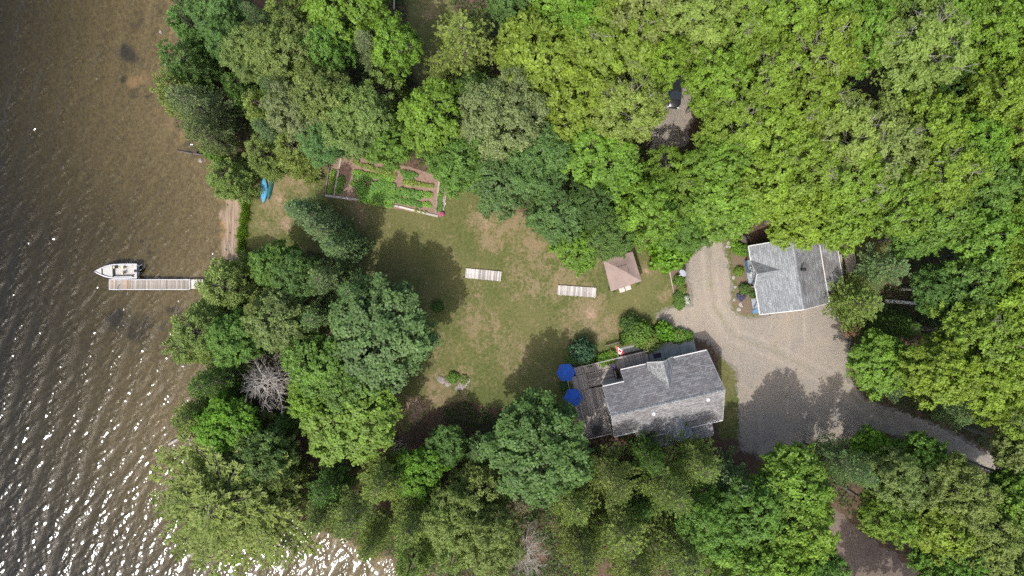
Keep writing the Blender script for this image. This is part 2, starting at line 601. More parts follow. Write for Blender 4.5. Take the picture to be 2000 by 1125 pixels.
ochre = blobs([(252, 155, 20, 1.), (275, 150, 20, .9), (300, 140, 14, .6), (292, 215, 18, .6), (310, 240, 18, .5), (300, 830, 45, .45), (260, 850, 40, .3), (185, 915, 18, .4), (330, 850, 30, .4),
               (290, 720, 40, .3), (300, 50, 60, .35), (330, 90, 45, .3), (330, 240, 60, .4), (375, 330, 60, .35), (410, 420, 45, .3), (400, 480, 45, .25), (437, 390, 16, .8), (434, 440, 14, .9), (431, 480, 14, .9), (428, 510, 14, .8), (435, 415, 12, .9), (433, 460, 12, .9)])

g = NT('ground_cover')
pw = g.pos()
n1 = g.noise(pw, 0.10, 6, .62, .5)
n2 = g.noise(pw, 0.55, 6, .65, .8)
n3 = g.noise(pw, 2.6, 6, .7, .3)
n4 = g.noise(pw, 9.0, 4, .7)
# forest litter
lit = g.mix(g.ramp(n3, .3, .7), (.040, .027, .019), (.105, .070, .049))
lit = g.mix(g.ramp(n4, .5, .75, 0, .6), lit, (.16, .115, .08))
lit = g.mix(g.ramp(n2, .52, .68, 0, .55), lit, (.030, .042, .014))
# lawn
grass = g.mix(g.ramp(n3, .3, .72), (.048, .061, .016), (.094, .102, .037))
grass = g.mix(g.ramp(n1, .42, .64, 0, .55), grass, (.118, .106, .046))
straw = g.mix(g.ramp(n4, .3, .7), (.118, .089, .050), (.220, .168, .104))
dr = g.math('ADD', g.math('MULTIPLY', g.attr('dry'), .58), g.math('SUBTRACT', g.math('ADD', g.math('MULTIPLY', n2, 1.9), g.math('MULTIPLY', n3, 1.3)), 1.52))
stk = g.noise(g.pos((1.0, .3, 1), (0, 0, .35)), 2.2, 5, .7, 1.2)
dr = g.math('ADD', dr, g.math('MULTIPLY', g.math('SUBTRACT', stk, .5), .9))
grass = g.mix(g.ramp(dr, .15, .75, 0, .85), grass, straw)
earth = g.mix(g.ramp(n3, .3, .7), (.16, .11, .072), (.27, .20, .14))
di = g.math('ADD', g.attr('dirt'), g.math('SUBTRACT', n2, .55))
grass = g.mix(g.ramp(n4, .52, .75, 0, .45), grass, (.15, .125, .07))
grass = g.mix(g.ramp(g.noise(pw, 5.0, 5, .75, .6), .5, .68, 0, .5), grass, (.040, .050, .014))
grass = g.mix(g.ramp(di, .35, .75, 0, .85), grass, earth)
lw = g.math('ADD', g.attr('lawn'), g.math('MULTIPLY', g.math('SUBTRACT', n3, .5), .8))
col = g.mix(g.ramp(lw, .35, .65), lit, grass)
mul = g.mix(g.ramp(n4, .3, .7), (.07, .05, .038), (.165, .125, .09))
mul = g.mix(g.ramp(n3, .52, .65, 0, .6), mul, (.08, .12, .03))
col = g.mix(g.ramp(g.math('ADD', g.attr('mulch'), g.math('MULTIPLY', g.math('SUBTRACT', n3, .5), .5)), .4, .6), col, mul)
sandc = g.mix(g.ramp(g.noise(g.pos((3.2, .25, 1)), 1.0, 4, .6, .4), .35, .65), (.13, .098, .070), (.225, .170, .122))
sandc = g.mix(g.ramp(n4, .5, .7, 0, .5), sandc, (.15, .13, .115))
col = g.mix(g.attr('sand'), col, sandc)
grv = g.mix(g.ramp(n4, .3, .7), (.120, .108, .095), (.195, .178, .155))
col = g.mix(g.ramp(g.math('ADD', g.attr('gravel'), g.math('ADD', g.math('MULTIPLY', g.math('SUBTRACT', n3, .5), 1.3), g.math('MULTIPLY', g.math('SUBTRACT', n2, .5), 1.0))), .45, .75, 0, .9), col, grv)
# lake bed
bed = g.mix(g.ramp(n3, .3, .7), (.058, .045, .021), (.124, .096, .045))
streak = g.noise(g.pos((1.6, .5, 1), (0, 0, -.5)), 1.6, 5, .65, 2.2)
bed = g.mix(g.ramp(streak, .45, .7, 0, .6), bed, (.158, .121, .058))
bed = g.mix(g.ramp(n2, .56, .75, 0, .5), bed, (.05, .042, .028))
wd = g.math('ADD', g.attr('weed'), g.math('ADD', g.math('MULTIPLY', g.math('SUBTRACT', n2, .5), 2.6), g.math('MULTIPLY', g.math('SUBTRACT', n3, .5), 1.2)))
bed = g.mix(g.ramp(wd, .30, 1.0, 0, .75), bed, (.018, .016, .012))
bed = g.mix(g.ramp(g.math('ADD', g.attr('ochre'), g.math('MULTIPLY', g.math('SUBTRACT', n2, .5), 2.4)), .45, 1.1, 0, .7), bed, (.21, .135, .065))
col = g.mix(g.attr('bed'), col, bed)
hgt = g.math('ADD', g.math('MULTIPLY', n4, .4), n3)
mat_ground = g.finish(col, 0.97, 0.08, 0, g.bump(hgt, 0.05))

bedmask = 1 - smooth(shore_d, -0.1, 0.35)
ground = link_mesh('ground', np_mesh('ground', np.column_stack([gxy, gzv]), quads,
                   {'lawn': lawn, 'sand': sand, 'mulch': mulch, 'dry': dry, 'dirt': dirt, 'weed': weed, 'ochre': ochre, 'bed': bedmask, 'gravel': gravel}), mat_ground)
ground.data.polygons.foreach_set('use_smooth', [True] * len(ground.data.polygons))
tag(ground, 'lawn, forest floor and sandy lake bed of the lakeside plot', kind='structure')

# ------------------------------------------------------------------ lake
w = NT('lake_water')
fr = w.n('Fresnel', IOR=1.33)
gl = w.n('BsdfGlossy', {'distribution': 'BECKMANN'}, Roughness=0.165, Color=(.88, .94, 1))
tp = w.n('BsdfTransparent', Color=(.97, .97, .96))
mx = w.n('MixShader')
w.t.links.new(fr.outputs[0], mx.inputs[0]); w.t.links.new(tp.outputs[0], mx.inputs[1]); w.t.links.new(gl.outputs[0], mx.inputs[2])
w.t.links.new(mx.outputs[0], w.out.inputs['Surface'])
va = w.n('VolumeAbsorption', Color=(.53, .53, .40), Density=1.05)
w.t.links.new(va.outputs[0], w.out.inputs['Volume'])


def lake_mesh():
    """closed body of water; its top carries real wind waves (a sum of directed sinusoids)"""
    rng = np.random.default_rng(3)
    xs = np.concatenate([[-690, -400, -200, -110, -80], np.arange(-70, -13.9, .10), [0, 30, 60]])
    ys = np.concatenate([[-690, -400, -200, -90, -55], np.arange(-40, 40.01, .10), [55, 90, 200, 400, 690]])
    X, Y = np.meshgrid(xs, ys)
    x, y = X.ravel(), Y.ravel()
    main = math.radians(-14)
    fade = smooth(x, -78, -70) * (1 - smooth(x, -14, -5)) * smooth(y, -48, -40) * (1 - smooth(y, 40, 48))

    def waves(n, l0, l1, slope, spread):
        h_ = np.zeros_like(x)
        for _ in range(n):
            lam = l0 * (l1 / l0) ** rng.random(); k = 2 * math.pi / lam
            a = main + rng.normal(0, spread)
            h_ += slope * math.sqrt(2 / n) / k * np.sin(k * (math.cos(a) * x + math.sin(a) * y) + rng.uniform(0, 6.283))
        return h_
    lng = waves(18, 1.7, 3.6, .080, .22)
    mid = waves(32, .7, 1.5, .105, .42)
    sht = waves(46, .36, .66, .120, .60)
    grp = np.clip(lng / lng.std(), -1.5, 2)
    z = LAKE_Z + fade * (lng + mid * (.85 + .25 * grp) + sht * (.75 + .4 * grp))
    nx_, ny_ = len(xs), len(ys)
    ii = np.arange(nx_ * ny_).reshape(ny_, nx_)
    q = np.stack([ii[:-1, :-1], ii[:-1, 1:], ii[1:, 1:], ii[1:, :-1]], -1).reshape(-1, 4)
    # skirt and floor
    rim = np.concatenate([ii[0, :], ii[1:, -1], ii[-1, -2::-1], ii[-2:0:-1, 0]])
    nb = nx_ * ny_
    v = np.concatenate([np.column_stack([x, y, z]), np.column_stack([x[rim], y[rim], np.full(len(rim), -5.0)])])
    r2 = np.roll(rim, -1); b = nb + np.arange(len(rim)); b2 = nb + (np.arange(len(rim)) + 1) % len(rim)
    side = np.stack([rim, b, b2, r2], -1)
    c4 = [nb, nb + nx_ - 1, nb + nx_ - 1 + ny_ - 1, nb + 2 * (nx_ - 1) + ny_ - 1]
    floor_ = np.array([c4[::-1]])
    me = np_mesh('lake', v, np.concatenate([q, side, floor_]))
    sm = np.ones(len(me.polygons), bool); sm[len(q):] = False
    me.polygons.foreach_set('use_smooth', sm)
    return me


lake = link_mesh('lake', lake_mesh(), w.mat)
tag(lake, 'brown rippled lake water glittering in the sun', kind='structure')


# ------------------------------------------------------------------ sheets lying on the ground
def sheet(name, pts_px, mat, zoff, step=0.8, jitter=0.1, seed=1, kind='structure', label=None, conform=False, z=None, px=True):
    rr = random.Random(seed)
    poly = px_poly(pts_px) if px else pts_px
    out = []
    for i in range(len(poly)):
        a = Vector(poly[i]); b = Vector(poly[(i + 1) % len(poly)])
        k = max(1, int((b - a).length / step * 2))
        nrm = Vector((-(b - a).y, (b - a).x)).normalized()
        for j in range(k):
            q = a.lerp(b, j / k)
            q = q + nrm * (rr.uniform(-.5, .5) * jitter + jitter * 2.4 * (noise.noise(Vector((q.x * .55, q.y * .55, seed * 3.1))) + .6 * noise.noise(Vector((q.x * 1.7, q.y * 1.7, seed))))) if jitter > .15 else q + nrm * (rr.uniform(-1, 1) * jitter)
            out.append(q)
    xs = [p.x for p in out]; ys = [p.y for p in out]
    inner = []
    yy = min(ys) + step
    arr = []
    while yy < max(ys):
        xx = min(xs) + step
        while xx < max(xs):
            arr.append((xx + rr.uniform(-.2, .2) * step, yy + rr.uniform(-.2, .2) * step)); xx += step
        yy += step
    if arr:
        a = np.array(arr)
        sd = poly_sd(a, [(p.x, p.y) for p in out])
        inner = [Vector(q) for q, s in zip(arr, sd) if s < -0.35 * step]
    vs = out + inner
    ed = [(i, (i + 1) % len(out)) for i in range(len(out))]
    r = delaunay_2d_cdt(vs, ed, [], 1, 1e-5)
    v2 = np.array([(p.x, p.y) for p in r[0]])
    zz = ground_z(v2)[0] + zoff if z is None else np.full(len(v2), z)
    me = bpy.data.meshes.new(name)
    me.from_pydata([(x, y, q) for (x, y), q in zip(v2, zz)], [], [tuple(f) for f in r[2]])
    me.update()
    # faces up
    if len(me.polygons) and me.polygons[0].normal.z < 0:
        me.flip_normals()
    o = link_mesh(name, me, mat)
    tag(o, label, kind=kind)
    return o


gr = NT('gravel')
pw = gr.pos()
a1 = gr.noise(pw, .12, 5, .6, .6); a2 = gr.noise(pw, .7, 6, .68, .6); a3 = gr.noise(pw, 5, 5, .75); a4 = gr.noise(pw, 14, 3, .7)
c = gr.mix(gr.ramp(a3, .3, .7), (.148, .130, .108), (.228, .205, .174))
c = gr.mix(gr.ramp(a1, .4, .65, 0, .6), c, (.225, .190, .148))
c = gr.mix(gr.ramp(a2, .5, .72, 0, .55), c, (.125, .122, .120))
c = gr.mix(gr.ramp(a4, .62, .78, 0, .8), c, (.30, .29, .27))
gn = gr.noise(pw, .33, 6, .7, .4)
c = gr.mix(gr.ramp(gn, .60, .72, 0, .6), c, (.095, .10, .045))
rut = gr.noise(gr.pos((1.1, .12, 1), (0, 0, -.12)), .55, 4, .6, .4)
c = gr.mix(gr.ramp(rut, .55, .72, 0, .55), c, (.27, .235, .19))
c = gr.mix(gr.ramp(gr.math('ADD', gr.attr('rut'), gr.math('MULTIPLY', gr.math('SUBTRACT', a2, .5), 1.6)), .40, 1.15, 0, .45), c, (.265, .232, .190))
c = gr.mix(gr.ramp(gr.math('ADD', gr.attr('verge'), gr.math('MULTIPLY', gr.math('SUBTRACT', gn, .5), 2.4)), .6, 1.1, 0, .35), c, (.11, .115, .055))
M['gravel'] = gr.finish(c, .97, .08, 0, gr.bump(gr.math('ADD', a3, a4), .03))

rd = NT('dirt_road')
pw = rd.pos()
b1 = rd.noise(pw, .5, 5, .65, .5); b2 = rd.noise(pw, 4, 5, .7)
c = rd.mix(rd.ramp(b2, .3, .7), (.075, .058, .046), (.140, .112, .092))
c = rd.mix(rd.ramp(b1, .5, .7, 0, .5), c, (.175, .142, .116))
M['dirtroad'] = rd.finish(c, .97, .08, 0, rd.bump(b2, .04))

drv = sheet('driveway', DRIVE, M['gravel'], .006, .42, .22, 3, label='grey brown gravel driveway and turning area between the two houses')
TRACK = [(1383, 470), (1388, 540), (1394, 600), (1432, 655), (1520, 690), (1620, 740), (1700, 798), (1800, 838), (1930, 895), (2060, 950)]
TRACK2 = [(1394, 600), (1450, 640), (1540, 640), (1630, 640)]
dv = np.array([v.co[:2] for v in drv.data.vertices])


def line_d(xy, pts):
    q = np.array(px_poly(pts)); d = np.full(len(xy), 1e9)
    for a, b in zip(q[:-1], q[1:]):
        ab = b - a; t = np.clip(((xy - a) @ ab) / (ab @ ab), 0, 1)
        d = np.minimum(d, np.sqrt(((xy - a - t[:, None] * ab) ** 2).sum(1)))
    return d


dl = line_d(dv, TRACK); dl2 = line_d(dv, TRACK2)
rutv = np.maximum(np.exp(-((dl - .85) / .38) ** 2), .6 * np.exp(-((dl2 - .85) / .4) ** 2))
midv = np.exp(-(dl / .35) ** 2)
for nm_, arr_ in (('rut', rutv), ('verge', midv)):
    at_ = drv.data.attributes.new(nm_, 'FLOAT', 'POINT'); at_.data.foreach_set('value', arr_.astype(np.float32))
sheet('dirt_track', [(1590, 990), (1630, 985), (1668, 1030), (1730, 1075), (1800, 1115), (1900, 1200), (1740, 1200), (1650, 1120), (1622, 1060)], M['dirtroad'], .006, .8, .3, 5,
      label='shaded dirt track leaving through the trees at the bottom')
sheet('clearing', [(1262, 330), (1280, 245), (1298, 150), (1350, 150), (1352, 225), (1345, 275), (1310, 320)], M['gravel'], .006, .8, .3, 6,
      label='small gravel parking clearing among the maples')
sheet('gravel_lane', [(1170, -40), (1180, 0), (1290, 30), (1420, 12), (1440, -40)], M['gravel'], .006, 1.2, .3, 8, label='strip of gravel lane at the top edge between crowns')

# ------------------------------------------------------------------ vegetation prototypes
def unit(a):
    return a / np.maximum(np.linalg.norm(a, axis=-1, keepdims=True), 1e-9)


def leaf_mesh(name, c, d, n, L, W, tint, mat):
    """rhombic leaves: centres c, axes d, normals n, length L, width W"""
    d = unit(d)
    wv = unit(np.cross(n, d))
    L = np.broadcast_to(np.asarray(L), (len(c),))[:, None]; W = np.broadcast_to(np.asarray(W), (len(c),))[:, None]
    v = np.stack([c - d * L * .5, c + wv * W * .5 - d * L * .05, c + d * L * .5, c - wv * W * .5 - d * L * .05], 1).reshape(-1, 3)
    f = np.arange(len(c) * 4).reshape(-1, 4)
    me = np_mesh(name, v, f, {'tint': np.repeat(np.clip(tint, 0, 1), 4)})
    me.materials.append(mat)
    return me


def rand_dir(rng, n):
    return unit(rng.normal(size=(n, 3)))


def broadleaf(seed, R=5.0, h=15.0, lobes=14, subs=12, leaves=105, leaf=0.27, flat=0.85, dead=0, gap=0.0, lobe_r=.42):
    rng = np.random.default_rng(seed)
    zc = h - R * flat
    cs, ns, ts = [], [], []
    tr = MB()
    base = Vector((0, 0, -.3)); fork = Vector((rng.uniform(-.3, .3), rng.uniform(-.3, .3), max(zc - R * .55, h * .25)))
    tr.tube([base, base.lerp(fork, .5) + Vector((.12, -.1, 0)), fork], [R * .075, R * .055, R * .045], 8)
    ga = 2.399963
    for i in range(lobes):
        u = (i + .5) / lobes
        el = math.asin(max(-.35, min(1, 1 - 1.30 * u))) + rng.uniform(-.12, .12)
        az = i * ga + rng.uniform(-.35, .35)
        di = np.array([math.cos(az) * math.cos(el), math.sin(az) * math.cos(el), math.sin(el)])
        rr = R * rng.uniform(.52, .74)
        lc = np.array([di[0] * rr, di[1] * rr, zc + di[2] * rr * flat])
        lr = R * lobe_r * rng.uniform(.75, 1.15)
        lt = rng.normal(0, .07)
        tip = Vector(lc)
        mid = fork.lerp(tip, .5) + Vector((0, 0, -R * .06))
        tr.tube([fork, mid, tip], [R * .030, R * .019, R * .008], 5)
        for j in range(subs):
            if rng.random() < gap: continue
            d2 = unit(rand_dir(rng, 1)[0] + di * .7 + np.array([0, 0, .35]))
            sc = lc + d2 * lr * rng.uniform(.65, 1.08)
            cr = R * rng.uniform(.075, .150)
            if j % 3 == 0:
                tr.tube([tip.lerp(mid, .2), Vector(sc)], [R * .008, R * .003], 4)
            m = int(leaves * (cr / (R * .12)) ** 1.5)
            # leaves follow a few twigs spreading from the clump: a ragged star, not a ball
            nt = 5
            tw = rand_dir(rng, nt) * np.array([1, 1, .45]) + d2 * .35
            tw = unit(tw) * rng.uniform(.6, 1.35, (nt, 1)) * cr
            pick = rng.integers(0, nt, m)
            o = tw[pick] * (rng.random((m, 1)) ** .6) + rng.normal(size=(m, 3)) * cr * np.array([.22, .22, .15])
            cs.append(sc + o)
            ns.append(unit(np.array([0, 0, .9]) + unit(o) * .35 + d2 * .35 + rng.normal(size=(m, 3)) * .40))
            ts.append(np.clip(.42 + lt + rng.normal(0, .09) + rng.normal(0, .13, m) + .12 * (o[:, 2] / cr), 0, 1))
    # inner leaves: looking down a gap one meets more foliage, not the ground
    m = 1700
    o = rand_dir(rng, m) * (rng.random((m, 1)) ** (1 / 2.2)) * np.array([R * .84, R * .84, R * .62 * flat])
    cs.append(np.array([0, 0, zc - R * .12]) + o)
    ns.append(unit(np.array([0, 0, 1.]) + rng.normal(size=(m, 3)) * .45)); ts.append(np.clip(rng.normal(.40, .12, m), 0, 1))
    for k in range(dead):     # bare grey branch ends poking through the crown
        az = rng.uniform(0, 6.28); e = rng.uniform(.75, 1.3)
        dv = Vector((math.cos(az) * math.cos(e), math.sin(az) * math.cos(e), math.sin(e)))
        p0 = Vector((0, 0, zc)) + dv * R * .45
        p1 = Vector((0, 0, zc)) + dv * R * rng.uniform(1.0, 1.12)
        pm = p0.lerp(p1, .5) + Vector(rng.normal(size=3) * .25)
        tr.tube([p0, pm, p1], [.07, .05, .02], 4)
        for q in range(5):
            s = pm.lerp(p1, rng.uniform(0, .9))
            tr.tube([s, s + Vector(rng.normal(size=3) * .55) + dv * .4], [.03, .012], 3)
    c = np.concatenate(cs); n = np.concatenate(ns); t = np.concatenate(ts)
    d = np.cross(n, rand_dir(rng, len(c)))
    L = leaf * rng.uniform(.75, 1.3, len(c))
    L[-m:] *= 1.5
    return (tr.mesh('trunk', M['bark']), leaf_mesh('crown', c, d, n, L, L * .85, t, M['leaf']), R, h)


def pine(seed, R=4.2, h=18.0, z0=.28, whorls=14, per=5, droop=.05, rise=.25, needle=(.36, .10), tuft=6, twig=.34, power=1.1, sway=.5):
    rng = np.random.default_rng(seed)
    cs, ds, ns, ts = [], [], [], []
    tr = MB()
    lean = rng.uniform(-.3, .3, 2)
    tr.tube([(0, 0, -.3), (lean[0] * .5, lean[1] * .5, h * .5), (lean[0] * .92, lean[1] * .92, h * .92)], [.26, .15, .02], 7)
    for k in range(whorls):
        u = (k + rng.uniform(0, .6)) / whorls
        z = h * (z0 + (0.985 - z0) * u)
        Lw = R * (1 - u ** power) ** .9 + .55
        if u < .12: Lw *= .8
        a0 = rng.uniform(0, 6.28)
        for b in range(per):
            az = a0 + 6.2832 * b / per + rng.uniform(-.3, .3)
            Lb = Lw * rng.uniform(.62, 1.12)
            o = np.array([math.cos(az), math.sin(az), 0.])
            side = np.array([-o[1], o[0], 0.])
            org = np.array([lean[0] * z / h, lean[1] * z / h, z])
            bt = rng.normal(0, .08)
            cur = rng.uniform(-.25, .25)

            def pt(t):
                return org + o * Lb * t + side * cur * Lb * t * t + np.array([0, 0, Lb * (-droop * 4 * t * (1 - t * .5) + rise * t * t)])
            tr.tube([pt(0), pt(.5), pt(.95)], [.05 + .012 * Lb, .035, .012], 4, cap=False)
            steps = max(3, int(Lb / twig))
            for s in range(steps):
                t = .12 + .88 * (s + rng.random()) / steps
                p = pt(t)
                fw = unit(pt(min(1, t + .05)) - pt(t - .05))
                tw = (.24 * Lb * (1 - t) + .36) * rng.uniform(.7, 1.2)
                for sd in (-1, 1):
                    td = unit(fw * .8 + side * sd * rng.uniform(.5, 1.0) + np.array([0, 0, rng.uniform(-.05, .3)]))
                    nt = max(2, int(tw / .24))
                    for q in range(nt):
                        cp = p + td * tw * (q + .7) / nt
                        m = tuft
                        dd = unit(td * .9 + rand_dir(rng, m) * .75 + np.array([0, 0, .30]))
                        cs.append(cp + dd * needle[0] * .4)
                        ds.append(dd); ns.append(unit(rand_dir(rng, m) * .8 + np.array([0, 0, 1.])))
                        ts.append(np.clip(.38 + bt + .22 * (q + 1) / nt + rng.normal(0, .12, m), 0, 1))
    for q in range(14):          # leader shoots at the top
        cp = np.array([lean[0] * .95, lean[1] * .95, h * rng.uniform(.90, 1.0)]) + rng.normal(size=3) * np.array([.28, .28, .05])
        dd = unit(rand_dir(rng, 9) + np.array([0, 0, .6]))
        cs.append(cp + dd * needle[0] * .4); ds.append(dd); ns.append(unit(rand_dir(rng, 9) * .8 + np.array([0, 0, 1.]))); ts.append(np.clip(rng.normal(.5, .12, 9), 0, 1))
    c = np.concatenate(cs); d = np.concatenate(ds); n = np.concatenate(ns); t = np.concatenate(ts)
    sc = rng.uniform(.75, 1.25, len(c))
    return (tr.mesh('trunk', M['bark_pine']), leaf_mesh('crown', c, d, n, needle[0] * sc, needle[1] * sc, t, M['needle']), R, h)


def cedar(seed, R=3.2, h=13.0, clumps=230, leaves=75, leaf=(.30, .15), power=.62, z0=.08, open_=0.0):
    """dense rounded cone of flat sprays (white cedar / hemlock)"""
    rng = np.random.default_rng(seed)
    cs, ds, ns, ts = [], [], [], []
    tr = MB()
    tr.tube([(0, 0, -.3), (.1, .05, h * .5), (0, 0, h * .97)], [.24, .15, .02], 7)
    ph = rng.uniform(0, 6.28, 4)
    for k in range(clumps):
        u = 1 - math.sqrt(rng.random() * .98)             # more clumps low down
        u = u * .97 + .02
        z = h * (z0 + (1 - z0) * u)
        az = k * 2.399963 + rng.uniform(-.4, .4)
        prof = R * (1 - u) ** power
        prof *= 1 + .16 * math.sin(3 * az + ph[0] + z) + .10 * math.sin(5 * az + ph[1] - z * 1.7)
        rr = prof * rng.uniform(.72, 1.06)
        o = np.array([math.cos(az), math.sin(az), 0.])
        c0 = o * rr + np.array([0, 0, z])
        cr = rng.uniform(.38, .68) * (R / 3.2) * (.6 + .6 * (1 - u))
        if k % 4 == 0:
            tr.tube([(0, 0, z - .2 * rr), tuple(c0)], [.04, .012], 4, cap=False)
        m = int(leaves * (cr / .55) ** 1.5)
        off = rand_dir(rng, m) * (rng.random((m, 1)) ** .5) * cr
        off[:, 2] *= .7
        outw = o * .8 + np.array([0, 0, .25])
        bt = rng.normal(0, .09)
        cs.append(c0 + off)
        ds.append(unit(outw + unit(off) * .6 + rand_dir(rng, m) * .7))
        ns.append(unit(np.array([0, 0, .8]) + o * .5 + rand_dir(rng, m) * .7))
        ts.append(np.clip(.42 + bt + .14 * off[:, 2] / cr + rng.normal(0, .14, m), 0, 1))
    c = np.concatenate(cs); d = np.concatenate(ds); n = np.concatenate(ns); t = np.concatenate(ts)
    sc = rng.uniform(.7, 1.3, len(c))
    return (tr.mesh('trunk', M['bark_pine']), leaf_mesh('crown', c, d, n, leaf[0] * sc, leaf[1] * sc, t, M['needle']), R, h)


def bare_tree(seed, R=3.6, h=11.0, n0=30, fol=0):
    rng = np.random.default_rng(seed)
    tr = MB()
    tr.tube([(0, 0, -.3), (.1, 0, h * .5), (-.1, .1, h * .97)], [.20, .13, .02], 7)
    tw = MB()
    for k in range(n0):
        u = (k + rng.random()) / n0
        z = h * (.25 + .72 * u)
        az = k * 2.399963 + rng.uniform(-.4, .4)
        Lb = R * (1 - u ** 1.5) * rng.uniform(.45, 1.25) + .5
        o = Vector((math.cos(az), math.sin(az), rng.uniform(.05, .4)))
        side = Vector((-o.y, o.x, 0))
        p0 = Vector((0, 0, z)); p1 = p0 + o * Lb * .5 + Vector((0, 0, rng.uniform(-.2, .2))); p2 = p0 + o * Lb + side * rng.uniform(-.5, .5)
        tr.tube([p0, p1, p2], [.065, .042, .014], 5, cap=False)
        for q in range(int(5 + Lb * 4)):
            t = rng.uniform(.2, 1)
            s = p0.lerp(p1, t * 2) if t < .5 else p1.lerp(p2, t * 2 - 1)
            e = s + (o * .8 + side * rng.choice([-1, 1]) * rng.uniform(.4, 1) + Vector((0, 0, rng.uniform(-.1, .4)))) * rng.uniform(.4, 1.0)
            m_ = s.lerp(e, .5) + Vector(rng.normal(size=3) * .06)
            tw.tube([s, m_, e], [.020, .014, .007], 3, cap=False)
            for r_ in range(4):
                s2 = m_.lerp(e, rng.uniform(0, 1))
                tw.tube([s2, s2 + Vector(rng.normal(size=3) * .16) + (e - s) * .3], [.011, .006], 3, cap=False)
    return (tr.mesh('trunk', M['deadwood']), tw.mesh('twigs', M['deadwood']), R, h)


def shrub(seed, R=1.3, h=1.7, clumps=46, leaves=55, leaf=.16, flower=None):
    rng = np.random.default_rng(seed)
    tr = MB(); cs, ns, ts = [], [], []
    for k in range(clumps):
        az = k * 2.399963; el = math.asin(1 - 1.0 * (k + .5) / clumps)
        o = np.array([math.cos(az) * math.cos(el) * R, math.sin(az) * math.cos(el) * R, math.sin(el) * h * .75]) * rng.uniform(.6, .98)
        c0 = o + np.array([0, 0, h * .22]); cr = rng.uniform(.16, .34) * R / 1.3 * 1.25
        if k % 3 == 0: tr.tube([(0, 0, -.1), tuple(c0 * .55), tuple(c0)], [.03, .02, .008], 4, cap=False)
        m = leaves
        off = rand_dir(rng, m) * (rng.random((m, 1)) ** .5) * cr
        bt = rng.normal(0, .08)
        cs.append(c0 + off); ns.append(unit(np.array([0, 0, .8]) + unit(off) * .6 + unit(o) * .3 + rng.normal(size=(m, 3)) * .4))
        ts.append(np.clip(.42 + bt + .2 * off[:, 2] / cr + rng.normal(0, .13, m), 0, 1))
    c = np.concatenate(cs); n = np.concatenate(ns); t = np.concatenate(ts)
    d = np.cross(n, rand_dir(rng, len(c)))
    L = leaf * rng.uniform(.7, 1.3, len(c))
    return (tr.mesh('stem', M['bark']), leaf_mesh('foliage', c, d, n, L, L * .8, t, M['leaf']), R, h)


PROTO = {
    'M1': broadleaf(11, 5.0, 15.0, 17, 17, 82, .26, lobe_r=.46),
    'M2': broadleaf(12, 5.0, 15.0, 14, 18, 86, .25, dead=6, gap=.10, lobe_r=.50),
    'M3': broadleaf(13, 5.0, 15.0, 20, 15, 70, .30, flat=.8, lobe_r=.42),
    'M4': broadleaf(14, 5.0, 16.0, 16, 18, 98, .22, dead=10, gap=.16, lobe_r=.48),
    'O1': broadleaf(21, 5.0, 14.0, 24, 13, 80, .24, flat=.9, lobe_r=.36),
    'O2': broadleaf(22, 5.0, 15.0, 28, 14, 92, .185, flat=.95, gap=.06, lobe_r=.34),
    'P1': pine(31, 4.4, 18.0),
    'P2': pine(32, 4.0, 18.0, whorls=12, per=5, droop=.02, rise=.35),
    'P3': pine(36, 5.6, 17.0, z0=.16, whorls=19, per=7, droop=.04, rise=.14, needle=(.40, .12), twig=.30, power=1.9),
    'S1': pine(33, 3.0, 15.0, z0=.06, whorls=24, per=7, droop=.10, rise=.10, needle=(.26, .10), tuft=5, twig=.42, power=.95),
    'H1': pine(34, 4.0, 16.0, z0=.10, whorls=15, per=6, droop=.05, rise=.20, needle=(.29, .14), tuft=6, twig=.36, power=1.4),
    'H2': pine(35, 4.0, 16.0, z0=.14, whorls=13, per=6, droop=.03, rise=.26, needle=(.31, .13), tuft=6, twig=.36, power=1.2),
    'C1': cedar(41), 'C2': cedar(42, 3.2, 13.0, 200, 80, (.28, .14), .5), 'C3': cedar(43, 3.4, 13.0, 250, 70, (.30, .14), .45),
    'D1': bare_tree(51, 3.6, 11.0, 36), 'D2': bare_tree(52, 3.0, 10.0, 26),
    'B1': shrub(61), 'B2': shrub(62, 1.3, 1.5, 40, 60, .20), 'B3': shrub(63, 1.3, 1.9, 52, 50, .13),
}
KIND = {'M': ('maple_tree', 'tree', 'trunk', 'crown'), 'O': ('broadleaf_tree', 'tree', 'trunk', 'crown'), 'P': ('pine_tree', 'tree', 'trunk', 'crown'),
        'S': ('spruce_tree', 'tree', 'trunk', 'crown'), 'H': ('hemlock_tree', 'tree', 'trunk', 'crown'), 'C': ('cedar_tree', 'tree', 'trunk', 'crown'),
        'D': ('bare_tree', 'tree', 'trunk', 'twigs'), 'B': ('shrub', 'shrub', 'stem', 'foliage')}

Y1 = (.168, .252, .030); Y2 = (.138, .238, .029); Y3 = (.195, .255, .058); YB = (.108, .225, .018)
G1 = (.092, .168, .038); G2 = (.105, .190, .052); G3 = (.110, .205, .033); GD = (.068, .132, .026)
OL = (.160, .218, .056); OG = (.165, .210, .088); OD = (.148, .208, .056); OY = (.172, .226, .058)
BL = (.138, .215, .092); BG = (.135, .208, .080); BR = (.18, .17, .09); GY = (.30, .27, .25)



